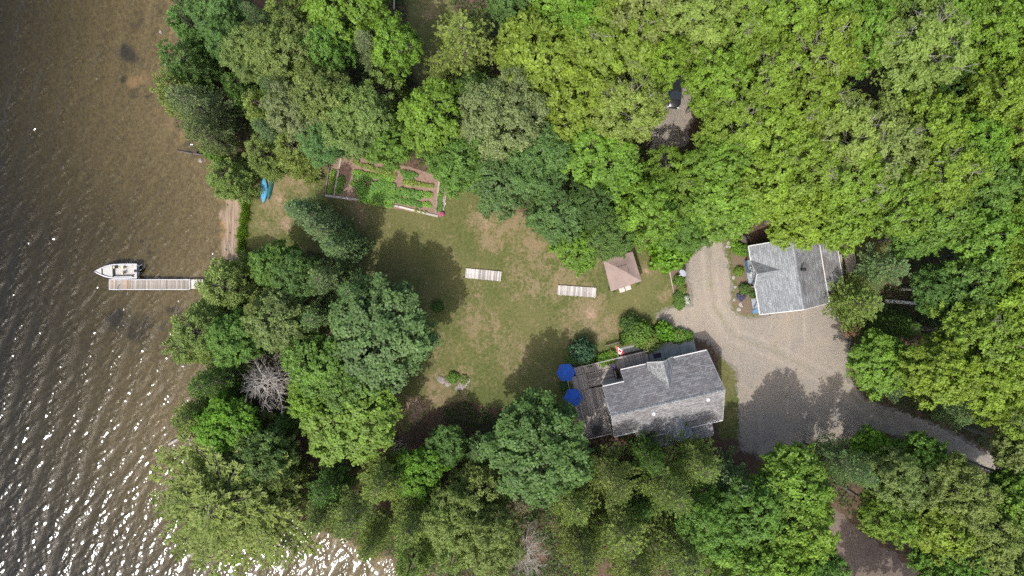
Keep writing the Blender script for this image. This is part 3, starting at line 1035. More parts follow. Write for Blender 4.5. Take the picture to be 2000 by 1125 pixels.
def plant(kind, px, py, r, h, col, label, zf=.62, rot=None, base=None, group=None):
    tm, cm, R0, h0 = PROTO[kind]
    nm, cat, p1, p2 = KIND[kind[0]]
    zc = h * zf
    q = P(px, py, zc)
    rw = r * S * (1 - zc / H) * (1.06 if kind[0] in 'MO' else 1.0)
    gzz = gz1(q.x, q.y) if base is None else base
    root = empty(nm, (q.x, q.y, max(gzz, LAKE_Z - .2)))
    rz = random.uniform(0, 6.283) if rot is None else rot
    sx = rw / R0; sz = h / h0
    cj = [random.uniform(.95, 1.05), random.uniform(.95, 1.05), random.uniform(.9, 1.1)]
    for me, part in ((tm, p1), (cm, p2)):
        o = bpy.data.objects.new(part, me)
        o.parent = root
        o.scale = (sx * random.uniform(.96, 1.04), sx * random.uniform(.96, 1.04), sz)
        o.rotation_euler = (0, 0, rz)
        o.color = (col[0] * cj[0], col[1] * cj[1], col[2] * cj[2], 1)
        COL.objects.link(o)
    tag(root, label, cat, group or {'tree': 'trees around the lakeside plot', 'shrub': 'garden shrubs'}[cat])
    return root

# ------------------------------------------------------------------ trees: kind, photo x, y, crown radius (photo px), height m, leaf colour, label
TREES = [
 # shore, upper left
 ('C1', 368, 45, 50, 12, G2, 'green cedar at the top of the lake shore'),
 ('C3', 352, 118, 46, 12, G2, 'green cedar above the orange shallows, second down the shore'),
 ('C2', 335, 172, 44, 12, OL, 'cedar leaning furthest over the orange patch of shallows'),
 ('H1', 385, 205, 56, 15, OG, 'grey olive hemlock hanging over the lake below the orange shallows'),
 ('H2', 400, 262, 46, 14, OG, 'grey hemlock with bare twigs above the submerged branches'),
 ('C3', 438, 343, 40, 9, OL, 'bushy cedar at the top end of the sand beach'),
 ('B2', 415, 292, 22, 4, YB, 'small bright green bush at the water beside the grey hemlock'),
 ('O2', 432, 30, 48, 12, G2, 'green tree in the top left wood beside the patch of bare litter'),
 ('O1', 455, 85, 42, 12, G1, 'dark tree just above the pale fallen trunk in the upper left'),
 ('C1', 462, 168, 40, 11, GD, 'shaded dark cedar below the pale fallen trunk'),
 ('P2', 512, 45, 34, 15, BG, 'blue grey pine near the top edge of the upper left wood'),
 ('O2', 502, 118, 50, 14, OL, 'olive green tree right of the pale fallen trunk'),
 ('C3', 565, 30, 52, 15, OL, 'olive cedar at the top edge, left of the bright maple'),
 ('O2', 575, 110, 60, 16, OL, 'large olive tree in the middle of the upper left wood'),
 ('C1', 508, 205, 44, 13, OL, 'olive cedar behind the shore hemlocks'),
 ('P1', 548, 190, 40, 16, BG, 'grey blue pine in the upper left wood above the kayaks'),
 ('S1', 528, 258, 34, 13, BL, 'pale blue spruce above the kayaks'),
 ('C2', 508, 298, 40, 10, OL, 'olive cedar overhanging the top of the blue kayak'),
 ('O2', 590, 225, 58, 15, OG, 'grey green tree above the bare patch by the kayaks'),
 ('C3', 575, 290, 46, 11, OL, 'low olive cedar between the kayaks and the garden'),
 ('O1', 640, 200, 60, 16, OL, 'tall olive tree above the garden corner'),
 ('O2', 640, 275, 50, 13, G2, 'green tree at the upper left corner of the garden'),
 ('M3', 690, 35, 66, 16, Y2, 'bright green maple at the top edge left of the shaded grass'),
 ('M1', 650, 110, 44, 15, G3, 'mid green maple left of the grey topped pine'),
 ('P1', 722, 105, 50, 16, OG, 'grey topped pine between the bright maples left of the shaded grass'),
 ('M1', 775, 105, 46, 15, Y2, 'bright maple bordering the shaded grass strip at the top'),
 ('C3', 745, 185, 54, 14, OD, 'dark olive cedar above the garden, left of the shaded path'),
 ('O2', 705, 245, 64, 15, OL, 'broad olive tree just above the garden'),
 ('M1', 765, 285, 46, 12, G3, 'green maple over the top edge of the garden'),
 ('H1', 905, 85, 88, 18, OY, 'very large yellow olive hemlock at the top right of the shaded grass'),
 ('M3', 1000, 25, 40, 14, G1, 'dark green maple at the top edge beside the big hemlock'),
 # middle top
 ('M3', 848, 240, 62, 15, Y2, 'rounded bright maple right above the garden'),
 ('O1', 925, 190, 42, 13, G1, 'dark tree between the rounded maple and the big hemlock'),
 ('M3', 1045, 135, 76, 16, Y1, 'round lime green maple standing out left of the big forest'),
 ('M1', 1085, 25, 62, 15, Y2, 'green maple at the top edge above the round lime maple'),
 ('M3', 1150, 70, 56, 16, YB, 'vivid green maple right of the small brown roof gap'),
 ('O2', 985, 245, 86, 18, OG, 'broad grey green tree in the centre top'),
 ('O1', 905, 320, 64, 14, G3, 'green tree over the right end of the garden'),
 ('O1', 980, 360, 60, 14, G2, 'blue green tree at the edge of the lawn right of the garden'),
 ('O2', 1050, 320, 66, 16, G2, 'dull green tree behind the lawn edge, below the broad grey tree'),
 ('M2', 1190, 120, 88, 18, Y1, 'broad yellow maple in the middle of the top forest'),
 ('M1', 1130, 210, 74, 17, Y1, 'yellow green maple below the round lime maple'),
 ('M4', 1206, 226, 70, 18, Y3, 'straw tinted maple left of the gravel clearing'),
 ('M3', 1170, 310, 70, 15, Y2, 'bright maple with a smooth lower edge below the straw maple'),
 ('M2', 1235, 50, 72, 18, Y3, 'pale straw maple at the top edge beside the gravel lane'),
 ('M1', 1345, 60, 76, 18, Y3, 'pale maple above the parked car'),
 ('M3', 1280, 138, 46, 17, Y1, 'yellow maple just left of the parked car'),
 ('M1', 1388, 172, 58, 17, Y1, 'yellow maple just right of the parked car'),
 ('M2', 1425, 70, 70, 17, Y1, 'yellow maple near the top edge, right of the gravel lane'),
 ('M4', 1412, 252, 62, 16, Y1, 'yellow maple right of the gravel clearing'),
 ('M2', 1308, 368, 62, 11, Y2, 'green maple below the gravel clearing'),
 ('M3', 1398, 318, 54, 15, Y2, 'bright maple between the clearing and the driveway'),
 ('O1', 1155, 395, 52, 13, GD, 'dark green tree in the hollow above the gazebo'),
 ('O1', 1085, 420, 56, 13, G2, 'blue green tree bulging over the lawn left of the gazebo'),
 ('M3', 1125, 485, 42, 9, Y2, 'small bright tree on the lawn edge left of the gazebo'),
 ('O2', 1192, 455, 50, 12, G1, 'dark green tree overhanging the gazebo'),
 ('M1', 1255, 420, 56, 14, Y2, 'bright maple above and right of the gazebo'),
 ('M3', 1400, 395, 66, 14, Y2, 'bright maple over the upper end of the driveway'),
 ('O2', 1335, 440, 54, 11, G3, 'mid green tree at the upper left of the driveway'),
 ('B2', 1312, 492, 42, 4.5, YB, 'leafy bright green bush left of the driveway above the satellite dish'),
 # forest right of the clearing
 ('M1', 1510, 55, 70, 17, Y1, 'yellow maple at the top edge, midway between the lane and the right corner'),
 ('M4', 1570, 125, 76, 18, Y1, 'yellow maple right of the pale cut trunk in the top forest'),
 ('M3', 1600, 25, 60, 17, Y2, 'green maple at the top edge left of the maple with bare branches'),
 ('M1', 1655, 95, 60, 17, Y2, 'green maple touching the left side of the bare branched maple'),
 ('M4', 1752, 115, 92, 19, Y3, 'huge maple with bare grey branches showing in its crown'),
 ('M3', 1720, 12, 52, 16, G3, 'green maple at the top edge above the bare branched maple'),
 ('M3', 1820, 35, 60, 16, Y2, 'green maple at the top edge right of the bare branched maple'),
 ('M1', 1905, 85, 66, 17, Y2, 'green maple near the top right corner, second from the right edge'),
 ('M2', 1975, 35, 56, 16, Y2, 'maple in the very top right corner'),
 ('M3', 1985, 140, 52, 16, Y1, 'maple cut by the right edge below the top corner'),
 ('M1', 1925, 205, 66, 17, Y1, 'yellow green maple near the right edge below the top corner'),
 ('O1', 1845, 165, 40, 13, GD, 'dark low tree in the gap right of the bare branched maple'),
 ('M4', 1480, 170, 64, 17, Y1, 'yellow maple left of the pale cut trunk'),
 ('M2', 1550, 225, 72, 17, Y1, 'yellow maple just below the pale cut trunk'),
 ('M4', 1625, 270, 78, 17, Y3, 'straw coloured maple with grey twigs in the right forest'),
 ('M2', 1700, 300, 72, 17, Y3, 'straw coloured maple right beside another of the same tint'),
 ('M1', 1785, 265, 66, 17, Y1, 'yellow maple below the bare branched maple'),
 ('M4', 1800, 345, 74, 17, Y1, 'broad yellow maple two crowns above the blue pine'),
 ('M3', 1870, 290, 56, 16, Y2, 'green maple left of the dark cleft near the right edge'),
 ('M1', 1960, 290, 60, 16, Y1, 'yellow maple at the right edge above the dark cleft'),
 ('M1', 1480, 275, 66, 16, Y1, 'yellow maple in the forest above the garage, upper row'),
 ('M3', 1475, 370, 68, 15, Y1, 'yellow maple right of the driveway head'),
 ('M2', 1555, 335, 72, 16, Y1, 'yellow maple in the forest two crowns above the garage roof'),
 ('M1', 1550, 420, 64, 14, Y1, 'yellow maple overhanging the garage roof on the left'),
 ('M4', 1645, 365, 74, 16, Y1, 'yellow maple in the forest behind the garage'),
 ('M3', 1625, 432, 54, 14, Y1, 'yellow maple overhanging the garage roof on the right'),
 ('M1', 1720, 395, 66, 16, Y2, 'green maple above the picnic table'),
 ('M3', 1800, 430, 58, 14, G3, 'green maple upper right of the blue pine'),
 ('O1', 1860, 410, 50, 13, GD, 'dark shaded tree in the right forest cleft'),
 ('M1', 1905, 375, 60, 15, G3, 'mid green maple in the dark cleft near the right edge'),
 ('M2', 1975, 385, 56, 16, Y2, 'green maple at the right edge midway up'),
 ('M3', 1905, 470, 62, 15, Y2, 'bright maple above the brown path gap at right'),
 ('M4', 1975, 500, 62, 17, Y1, 'yellow maple at the right edge beside the brown path gap'),
 ('M3', 1770, 465, 40, 11, G3, 'small green tree touching the top of the blue pine'),
 ('P2', 1730, 522, 48, 11, BL, 'blue green pine beside the picnic table'),
 ('H2', 1678, 592, 58, 11, OL, 'olive pine at the corner of the garage'),
 ('O1', 1825, 565, 50, 12, G1, 'dark green tree above the grey leaning trunk'),
 ('M3', 1885, 555, 58, 14, G3, 'green maple right of the grey leaning trunk'),
 ('M1', 1950, 600, 62, 16, Y1, 'yellow maple by the right edge, level with the grey trunk'),
 ('M2', 1885, 650, 66, 16, Y1, 'yellow maple right of the firewood pile'),
 ('M1', 1975, 690, 60, 17, Y1, 'yellow maple at the right edge below the grey trunk'),
 ('M3', 1815, 720, 62, 15, Y1, 'yellow maple right of the dark spruces by the driveway'),
 ('S1', 1760, 640, 40, 9, GD, 'dark spruce in the shade below the grey trunk'),
 ('M3', 1710, 705, 56, 10, Y2, 'bright maple at the right end of the turning area'),
 ('P2', 1745, 752, 38, 10, BG, 'grey green pine above the driveway exit'),
 ('M1', 1905, 735, 64, 16, Y1, 'yellow maple above the driveway exit near the right edge'),
 ('P2', 1872, 806, 38, 9, BL, 'pale blue pine above the bend of the driveway exit'),
 ('M2', 1968, 785, 58, 16, Y1, 'yellow maple at the right edge above the driveway exit'),
 ('M3', 1972, 862, 50, 13, OY, 'olive maple at the right edge beside the driveway exit'),
 # bottom right
 ('M3', 1692, 866, 34, 9, YB, 'small vivid tree just below the driveway exit'),
 ('M1', 1778, 890, 46, 11, G3, 'green maple below the driveway exit'),
 ('P1', 1648, 906, 54, 17, BG, 'grey green pine beside the tree shadows on the driveway'),
 ('O2', 1730, 930, 58, 15, OL, 'olive tree in the middle of the bottom right wood'),
 ('O2', 1842, 950, 66, 16, OL, 'broad olive tree below the driveway exit'),
 ('M3', 1930, 978, 50, 14, Y2, 'bright green maple at the right, below the driveway exit'),
 ('M1', 1716, 992, 48, 14, Y2, 'bright maple above the shaded dirt track'),
 ('M3', 1802, 1015, 56, 15, Y1, 'yellow maple right of the shaded dirt track'),
 ('O2', 1880, 1030, 66, 16, OL, 'olive tree in the lower right wood'),
 ('P1', 1950, 1020, 42, 15, OG, 'grey pine close to the right edge at the bottom'),
 ('M3', 1985, 965, 40, 14, Y2, 'maple cut by the right edge in the lower corner'),
 ('M1', 1830, 1098, 58, 15, G3, 'green maple at the bottom edge right of the dirt track'),
 ('M3', 1905, 1105, 58, 15, OY, 'olive green maple at the bottom edge near the right corner'),
 ('O1', 1985, 1085, 46, 13, G1, 'dark tree in the very bottom right corner'),
 ('M3', 1530, 925, 62, 15, Y2, 'bright maple below the shadows on the driveway'),
 ('M1', 1550, 1008, 60, 15, Y1, 'yellow green maple left of the shaded dirt track'),
 ('O1', 1580, 1095, 52, 14, G3, 'green tree at the bottom edge left of the dirt track'),
 ('M3', 1500, 1075, 56, 15, Y2, 'bright maple at the bottom edge below the blue pine'),
 ('M3', 1968, 928, 42, 13, Y2, 'green maple cut by the right edge just below the driveway exit'),
 ('M1', 1742, 1248, 62, 18, Y2, 'maple just beyond the bottom edge shading the dirt track'),
 ('M3', 1850, 1262, 62, 18, Y1, 'yellow maple just beyond the bottom edge right of the dirt track'),
 # bottom middle, below the house
 ('O1', 1050, 872, 100, 16, G1, 'large dense dark green tree below the blue parasols'),
 ('O2', 875, 868, 40, 8, G1, 'small green tree left of the large dense tree'),
 ('P2', 935, 880, 38, 9, BG, 'small blue grey pine beside the large dense tree'),
 ('M3', 818, 915, 46, 9, YB, 'vivid yellow green tree in the shade at bottom centre'),
 ('H2', 1268, 893, 46, 14, G1, 'dark conifer against the back of the house'),
 ('P1', 1355, 905, 64, 15, OD, 'olive pine below the back dormer of the house'),
 ('P2', 1425, 935, 52, 14, BL, 'blue green pine below the corner of the house'),
 ('P1', 1300, 950, 66, 19, OD, 'olive green pine two crowns below the house'),
 ('P2', 1198, 935, 58, 18, OD, 'olive pine right of the large dense tree'),
 ('S1', 1250, 985, 40, 11, GD, 'dark spruce in the hollow between olive pines'),
 ('H1', 1120, 985, 62, 15, OL, 'olive hemlock below the large dense tree'),
 ('H2', 1215, 1035, 78, 16, OL, 'broad olive hemlock near the bottom centre'),
 ('H1', 1335, 1075, 66, 16, OL, 'olive hemlock at the bottom edge right of centre'),
 ('O2', 1390, 1010, 64, 15, G3, 'mid green tree left of the yellow maples at the bottom'),
 ('M3', 1460, 985, 56, 15, G3, 'green maple below the blue pine by the house'),
 ('M1', 1430, 1085, 58, 15, Y2, 'green maple at the bottom edge below the mid green tree'),
 ('H2', 1240, 1110, 60, 16, OY, 'yellow olive hemlock cut by the bottom edge at centre'),
 ('H1', 1140, 1075, 58, 16, OL, 'olive hemlock at the bottom edge right of the bare twigs'),
 ('D2', 1028, 1080, 42, 10, GY, 'bare grey brown tree at the bottom edge'),
 ('H1', 1020, 970, 44, 13, BR, 'brownish thin hemlock below the large dense tree'),
 ('C3', 945, 955, 64, 13, OD, 'dull olive cedar left of the brownish hemlock'),
 ('O2', 890, 1000, 58, 14, OL, 'olive tree below the vivid yellow green tree'),
 ('O2', 960, 1045, 62, 15, OL, 'olive tree left of the bare tree at the bottom'),
 ('C2', 885, 1075, 54, 14, OL, 'olive cedar at the bottom edge, second right of the glittering water'),
 ('P1', 745, 945, 66, 15, OL, 'olive pine above the bottom shore with feathered limbs'),
 ('H2', 640, 955, 48, 12, G1, 'dark hemlock right of the big shore pine'),
 ('P2', 690, 1005, 58, 14, OD, 'dark olive pine over the bottom shore'),
 ('H1', 625, 1010, 46, 12, OD, 'hemlock right above the brightest glittering water'),
 ('H1', 800, 1025, 60, 15, OL, 'olive hemlock at the right end of the bottom shore'),
 ('C3', 805, 1095, 44, 13, OL, 'olive cedar at the bottom edge beside the glittering water'),
 ('H2', 725, 1060, 42, 12, OL, 'low hemlock leaning over the glittering water'),
 # bottom left shore
 ('P3', 442, 982, 168, 15, OL, 'huge spreading pine with long feathery limbs over the lower shore'),
 ('H1', 380, 815, 54, 12, OL, 'olive hemlock over the water left of the bare grey tree'),
 ('M3', 455, 820, 52, 11, YB, 'bright green maple below the bare grey tree'),
 ('O1', 520, 885, 56, 12, G1, 'dark tree between the bare grey tree and the big pine'),
 ('H2', 415, 745, 52, 13, G1, 'dark hemlock left of the bare grey tree'),
 ('C3', 385, 645, 58, 12, OD, 'dark olive cedar leaning over the lake below the dock'),
 ('C2', 350, 675, 42, 10, OL, 'lighter cedar tip furthest out over the lake below the dock'),
 ('C3', 438, 558, 58, 11, OL, 'olive cedar hiding the landward end of the dock'),
 ('D1', 527, 745, 60, 12, GY, 'bare dead grey tree among the green trees by the shore'),
 ('O1', 470, 660, 52, 12, G3, 'green tree above the bare grey tree'),
 ('H1', 515, 600, 50, 13, OD, 'hemlock behind the dock cedar'),
 # cluster in the middle left
 ('S1', 592, 412, 40, 13, BL, 'blue green spruce nearest the vegetable garden'),
 ('S1', 628, 445, 42, 14, BL, 'second blue green spruce of the row by the garden shadow'),
 ('S1', 660, 480, 44, 14, BG, 'third spruce of the row, deepest in the clump'),
 ('O1', 545, 520, 46, 11, G3, 'bright crowned tree beside the shaded grass by the beach'),
 ('O2', 590, 540, 46, 12, G1, 'dark green tree left of the spruce row'),
 ('P2', 640, 545, 50, 14, BG, 'grey green pine in the clump of trees left of the lawn'),
 ('P1', 700, 575, 50, 15, BG, 'blue grey pine behind the big lawn tree'),
 ('O1', 555, 625, 62, 13, OD, 'dark round tree in the clump, upper right of the bare tree'),
 ('P1', 625, 625, 50, 14, BG, 'grey pine in the middle of the tree clump'),
 ('O1', 745, 655, 104, 14, G2, 'big round blue green tree at the left edge of the lawn'),
 ('M3', 635, 710, 62, 13, G3, 'mid green tree right of the bare grey tree'),
 ('O1', 690, 745, 62, 13, G3, 'green tree under the big round lawn tree'),
 ('M1', 690, 805, 82, 12, Y2, 'bright green maple at the bottom of the clump above the brush pile'),
 ('M3', 615, 775, 44, 11, Y2, 'smaller bright maple between the bare tree and the brush pile'),
 ('S1', 560, 820, 34, 8, GD, 'dark spruce in the shade below the bare grey tree'),
 ('H2', 555, 930, 46, 11, OD, 'shaded hemlock right of the big spreading pine'),
]
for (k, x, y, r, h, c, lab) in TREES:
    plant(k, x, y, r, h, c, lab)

# shrubs of the garden round the house
SHRUBS = [
 ('B1', 1138, 686, 26, 4.2, (.065, .13, .065), 'round blue green shrub beside the upper blue parasol'),
 ('B2', 1298, 648, 22, 2.6, YB, 'vivid yellow green shrub above the concrete patio'),
 ('B1', 1252, 652, 28, 3.0, G3, 'large leafy shrub at the end of the picket fence'),
 ('B3', 1270, 668, 22, 2.4, OY, 'pale twiggy shrub at the corner of the patio'),
 ('B3', 1232, 632, 22, 2.6, GD, 'dark shrub at the back of the group by the fence'),
 ('B1', 1222, 662, 12, 1.5, G3, 'small shrub with a pale garden ornament at the fence end'),
 ('B2', 1328, 656, 16, 1.2, G3, 'low shrub with red flowers beside the driveway'),
 ('B3', 1344, 656, 12, 1.1, YB, 'low green shrub at the outer corner of the patio'),
 ('B2', 1178, 703, 15, .9, YB, 'low yellow green plant along the deck rail, left one'),
 ('B2', 1196, 697, 14, .9, Y2, 'low yellow green plant along the deck rail, near the flag'),
 ('B1', 1150, 706, 12, 1.0, G1, 'dark low plant against the deck left of the flag'),
 ('B1', 1118, 702, 14, 1.0, G1, 'dark low plant above the upper parasol'),
 ('B1', 1106, 756, 14, 1.1, G1, 'dark low plant between the two blue parasols'),
 ('B1', 1327, 548, 12, 1.4, G3, 'green shrub below the satellite dish'),
 ('B3', 1332, 565, 10, 1.0, OL, 'thin flowering shrub in the middle of the driveway border'),
 ('B1', 1326, 580, 12, 1.2, G1, 'dark green shrub beside the white flowers'),
 ('B1', 1327, 594, 12, 1.0, G3, 'green shrub at the lower end of the driveway border'),
 ('B2', 1443, 486, 14, 1.2, YB, 'spiky yellow green plant in the garage bed, upper one'),
 ('B2', 1455, 488, 12, 1.6, G3, 'tall green plant at the garage corner'),
 ('B2', 1444, 530, 10, .9, Y2, 'yellow green grass clump halfway down the garage bed'),
 ('B1', 1456, 565, 12, 1.3, G1, 'dark leafy shrub by the garage porch'),
 ('B1', 1472, 575, 9, 1.2, G1, 'dark climbing plant at the garage porch edge'),
 ('B3', 1466, 562, 7, 1.0, BR, 'reddish brown shrub by the garage porch'),
 ('B3', 1448, 580, 9, .6, (.10, .10, .17), 'violet flowering clump in the garage bed'),
 ('B1', 884, 738, 12, .9, G3, 'leafy green plant among the lawn rocks'),
 ('B3', 905, 742, 10, .6, OL, 'weedy tuft below the lawn rocks'),
 ('B1', 855, 600, 12, 1.0, GD, 'low shaded bush at the rim of the tree shadow on the lawn'),
]
for (k, x, y, r, h, c, lab) in SHRUBS:
    plant(k, x, y, r, h, c, lab, zf=.5)


# undergrowth on the forest floor: nobody could count it
def undergrowth():
    rng = np.random.default_rng(99)
    n = 42000
    xy = np.column_stack([rng.uniform(-70, 70, n), rng.uniform(-40, 40, n)])
    z, sd = ground_z(xy)
    ok = sd > .8
    for pl in LAWN + MULCH + [SAND, px_poly(DRIVE), px_poly([(640, 300), (880, 340), (870, 430), (630, 390)]), px_poly([(1090, 640), (1440, 640), (1440, 880), (1090, 860)]), px_poly([(1450, 460), (1680, 460), (1680, 625), (1450, 625)]),
                              px_poly([(560, 830), (860, 760), (860, 880), (560, 900)]), px_poly([(1590, 990), (1630, 985), (1900, 1200), (1700, 1200)]), px_poly([(1262, 330), (1280, 150), (1352, 150), (1345, 275)])]:
        ok &= poly_sd(xy, pl) > .6
    cl = np.sin(xy[:, 0] * .5 + 2 * np.sin(xy[:, 1] * .23)) + np.sin(xy[:, 1] * .63 + xy[:, 0] * .2)
    ok &= (cl + rng.normal(0, .8, n)) > -.5
    xy = xy[ok]; z = z[ok]
    k = 9
    c = np.repeat(np.column_stack([xy, z]), k, 0)
    m = len(c)
    off = rng.normal(size=(m, 3)) * np.array([.38, .38, .45]); off[:, 2] = np.abs(off[:, 2]) + .08
    nn = unit(np.array([0, 0, 1.]) + rng.normal(size=(m, 3)) * .4)
    d = np.cross(nn, rand_dir(rng, m))
    me = leaf_mesh('undergrowth', c + off, d, nn, rng.uniform(.2, .42, m), rng.uniform(.12, .26, m), np.clip(rng.normal(.45, .18, m), 0, 1), M['leaf'])
    o = link_mesh('undergrowth', me, None)
    o.color = (.06, .105, .026, 1)
    tag(o, 'low ferns and seedlings covering the forest floor', kind='stuff')


undergrowth()


# tall grass strip along the beach
def grass_strip():
    rng = np.random.default_rng(5)
    n = 8000
    t = rng.random(n)
    px = 479 + rng.normal(0, .33, n) * (10 + 5 * np.sin(t * 23) + 4 * np.sin(t * 51)) + 3 * np.sin(t * 7) - 6 * t
    py = 385 + t * 118
    xy = np.column_stack([(px - CX) * S, (CY - py) * S])
    z, _ = ground_z(xy)
    hh = rng.uniform(.25, .8, n)
    d = unit(np.column_stack([rng.normal(0, .45, n), rng.normal(0, .45, n), np.ones(n)]))
    c = np.column_stack([xy, z]) + d * hh[:, None] * .5
    nn = rand_dir(rng, n)
    me = leaf_mesh('beach_grass', c, d, nn, hh, rng.uniform(.04, .10, n), np.clip(rng.normal(.45, .2, n), 0, 1), M['leaf'])
    o = link_mesh('beach_grass', me, None)
    o.color = (.17, .27, .04, 1)
    tag(o, 'strip of tall bright green grass behind the sand beach', kind='stuff')


grass_strip()

# ------------------------------------------------------------------ boards
BOARD_CACHE = {}


def board(parent, mat, a, b, width, thick, ztop, name='board', col=(1, 1, 1)):
    """one plank from a to b (2-D, parent space), its top at ztop"""
    a = Vector(a); b = Vector(b)
    L = round((b - a).length, 2)
    key = (L, round(width, 3), thick, mat.name)
    if key not in BOARD_CACHE:
        BOARD_CACHE[key] = MB().box((0, 0, 0), (L, width, thick), bev=.006).mesh(name, mat)
    o = bpy.data.objects.new(name, BOARD_CACHE[key])
    COL.objects.link(o)
    o.parent = parent
    m = (a + b) / 2
    o.location = (m.x, m.y, ztop - thick / 2 + random.uniform(-.006, .006))
    o.rotation_euler = (0, 0, math.atan2(b.y - a.y, b.x - a.x) + random.uniform(-.004, .004))
    o.color = (*col, 1)
    return o


def fill_boards(parent, mat, x0, x1, y0, y1, along, pitch, gap, thick, ztop, tone=None):
    """rectangle of boards; along = 'x' or 'y' is the board direction"""
    lo, hi = (y0, y1) if along == 'x' else (x0, x1)
    n = max(1, round((hi - lo) / pitch)); p = (hi - lo) / n
    for i in range(n):
        c = lo + (i + .5) * p
        cc = tone(i, n) if tone else (1, 1, 1)
        if along == 'x':
            board(parent, mat, (x0, c), (x1, c), p - gap, thick, ztop, col=cc)
        else:
            board(parent, mat, (c, y0), (c, y1), p - gap, thick, ztop, col=cc)


# ------------------------------------------------------------------ main house
TH1 = math.radians(12.9)
O1 = P(1277.5, 766.5)


def house():
    h = empty('house', (O1.x, O1.y, 0), TH1)
    tag(h, 'grey shingled house with dormers and a long wooden deck', 'house')
    XW, XN, XE = -6.8, -4.05, 6.8
    HW, HN = 4.39, 3.08
    ZR, SL = 8.0, 0.911
    z = lambda y: ZR - abs(y) * SL
    # walls
    wl = MB()
    wl.prism([(XN + .35, -3.95), (XE - .45, -3.95), (XE - .45, 3.95), (XN + .35, 3.95)], -.2, z(3.95) - .25)
    wl.prism([(XW + .45, -2.75), (XN + .3, -2.75), (XN + .3, 2.75), (XW + .45, 2.75)], -.2, z(2.75) - .25)
    for x, hw in ((XE - .45, 3.95), (XW + .45, 2.75)):
        s = 1 if x > 0 else -1
        wl.add([(x, -hw, z(hw) - .3), (x, hw, z(hw) - .3), (x, 0, ZR - .25), (x - .15 * s, -hw, z(hw) - .3), (x - .15 * s, hw, z(hw) - .3), (x - .15 * s, 0, ZR - .25)],
               [(0, 1, 2), (5, 4, 3), (0, 2, 5, 3), (1, 4, 5, 2)])
    wl.build('wall', M['siding'], h)
    # roof slopes, each a slab
    for s, name in ((1, 'roof'), (-1, 'roof')):
        rf = MB()
        pts = [(XW, 0), (XE, 0), (XE, s * HW), (XN, s * HW), (XN, s * HN), (XW, s * HN)]
        # two quads so that the slab stays planar and simple
        for (xa, xb, hw) in ((XN, XE, HW), (XW, XN - .001, HN)):
            q = [(xa, 0, ZR), (xb, 0, ZR), (xb, s * hw, z(hw)), (xa, s * hw, z(hw))]
            if s > 0: q = q[::-1]
            q = q[::-1] if s < 0 else q
            if s < 0: q = [(xa, s * hw, z(hw)), (xb, s * hw, z(hw)), (xb, 0, ZR), (xa, 0, ZR)]
            rf.slab(q, .14)
        r = rf.build('roof_slope', M['shingle_main'], h)
    # ridge cap
    cp = MB()
    cp.add([(XW, -.16, ZR - .12), (XE, -.16, ZR - .12), (XE, 0, ZR + .03), (XW, 0, ZR + .03), (XE, .16, ZR - .12), (XW, .16, ZR - .12)], [(0, 1, 2, 3), (3, 2, 4, 5)])
    cp.build('ridge_cap', M['shingle_dormer'], h)
    # white gutters / fascia
    for (xa, xb, y) in ((XN - .02, -.9, HW), (2.45, XE, HW), (XN, XE, -HW), (XW, XN - .1, HN), (XW, XN - .1, -HN)):
        s = 1 if y > 0 else -1
        MB().box(((xa + xb) / 2, y + s * .06, z(y) - .03), (xb - xa, .11, .12)).build('gutter', M['white'], h)
    for x, ya, yb in ((XE + .03, -HW, 0), (XE + .03, 0, HW), (XW - .03, -HN, 0), (XW - .03, 0, HN), (XN - .035, HN, HW), (XN - .035, -HW, -HN)):
        MB().slab([(x - .03, ya, z(ya) + .01), (x + .03, ya, z(ya) + .01), (x + .03, yb, z(yb) + .01), (x - .03, yb, z(yb) + .01)], .2).build('rake_board', M['alu'], h)

    # dormers
    def dormer(xc, hw, yf, ze, zr, side):
        s = side
        d = empty('dormer'); d.parent = h
        yb_r = (ZR - zr) / SL            # where the dormer ridge meets the main roof
        yb_e = (ZR - ze) / SL
        yb_e = min(yb_e, abs(yf) - .05)
        for k in (-1, 1):
            q = [(xc, s * abs(yf), zr), (xc, s * (yb_r - .25), zr), (xc + k * hw, s * (yb_e - .25), ze), (xc + k * hw, s * abs(yf), ze)]
            n = (Vector(q[1]) - Vector(q[0])).cross(Vector(q[3]) - Vector(q[0]))
            if n.z < 0: q = q[::-1]
            MB().slab(q, .12).build('roof_slope', M['shingle_dormer'], d)
            # white rake trim
            y = s * (abs(yf) + .035)
            MB().slab([(xc, y - .035, zr + .012), (xc, y + .035, zr + .012), (xc + k * hw, y + .035, ze + .012), (xc + k * hw, y - .035, ze + .012)], .18).build('rake_board', M['white'], d)
        yf2 = s * (abs(yf) - .35)
        MB().add([(xc - hw + .25, yf2, ze - .1), (xc + hw - .25, yf2, ze - .1), (xc, yf2, zr - .3), (xc - hw + .25, yf2, 2.4), (xc + hw - .25, yf2, 2.4)], [(0, 1, 2), (0, 3, 4, 1)]).build('wall', M['siding'], d)
        MB().box((xc, yf2 + s * .03, ze - .3), (.9, .05, .9)).build('window', M['glass'], d)
        return d
    dormer(.78, 1.62, 4.62, 4.55, 6.75, 1)
    dormer(1.10, 1.65, 5.20, 4.25, 5.85, -1)
    # lower porch roof along the back
    q = [(-3.8, -6.3, 3.0), (5.6, -6.3, 3.0), (5.6, -3.96, 3.6), (-3.8, -3.96, 3.6)]
    MB().slab(q, .12).build('porch_roof', M['shingle_main'], h)
    for x in (-3.6, -.6, 2.5, 5.4):
        MB().box((x, -6.1, 1.45), (.12, .12, 2.9)).build('porch_post', M['white'], h)
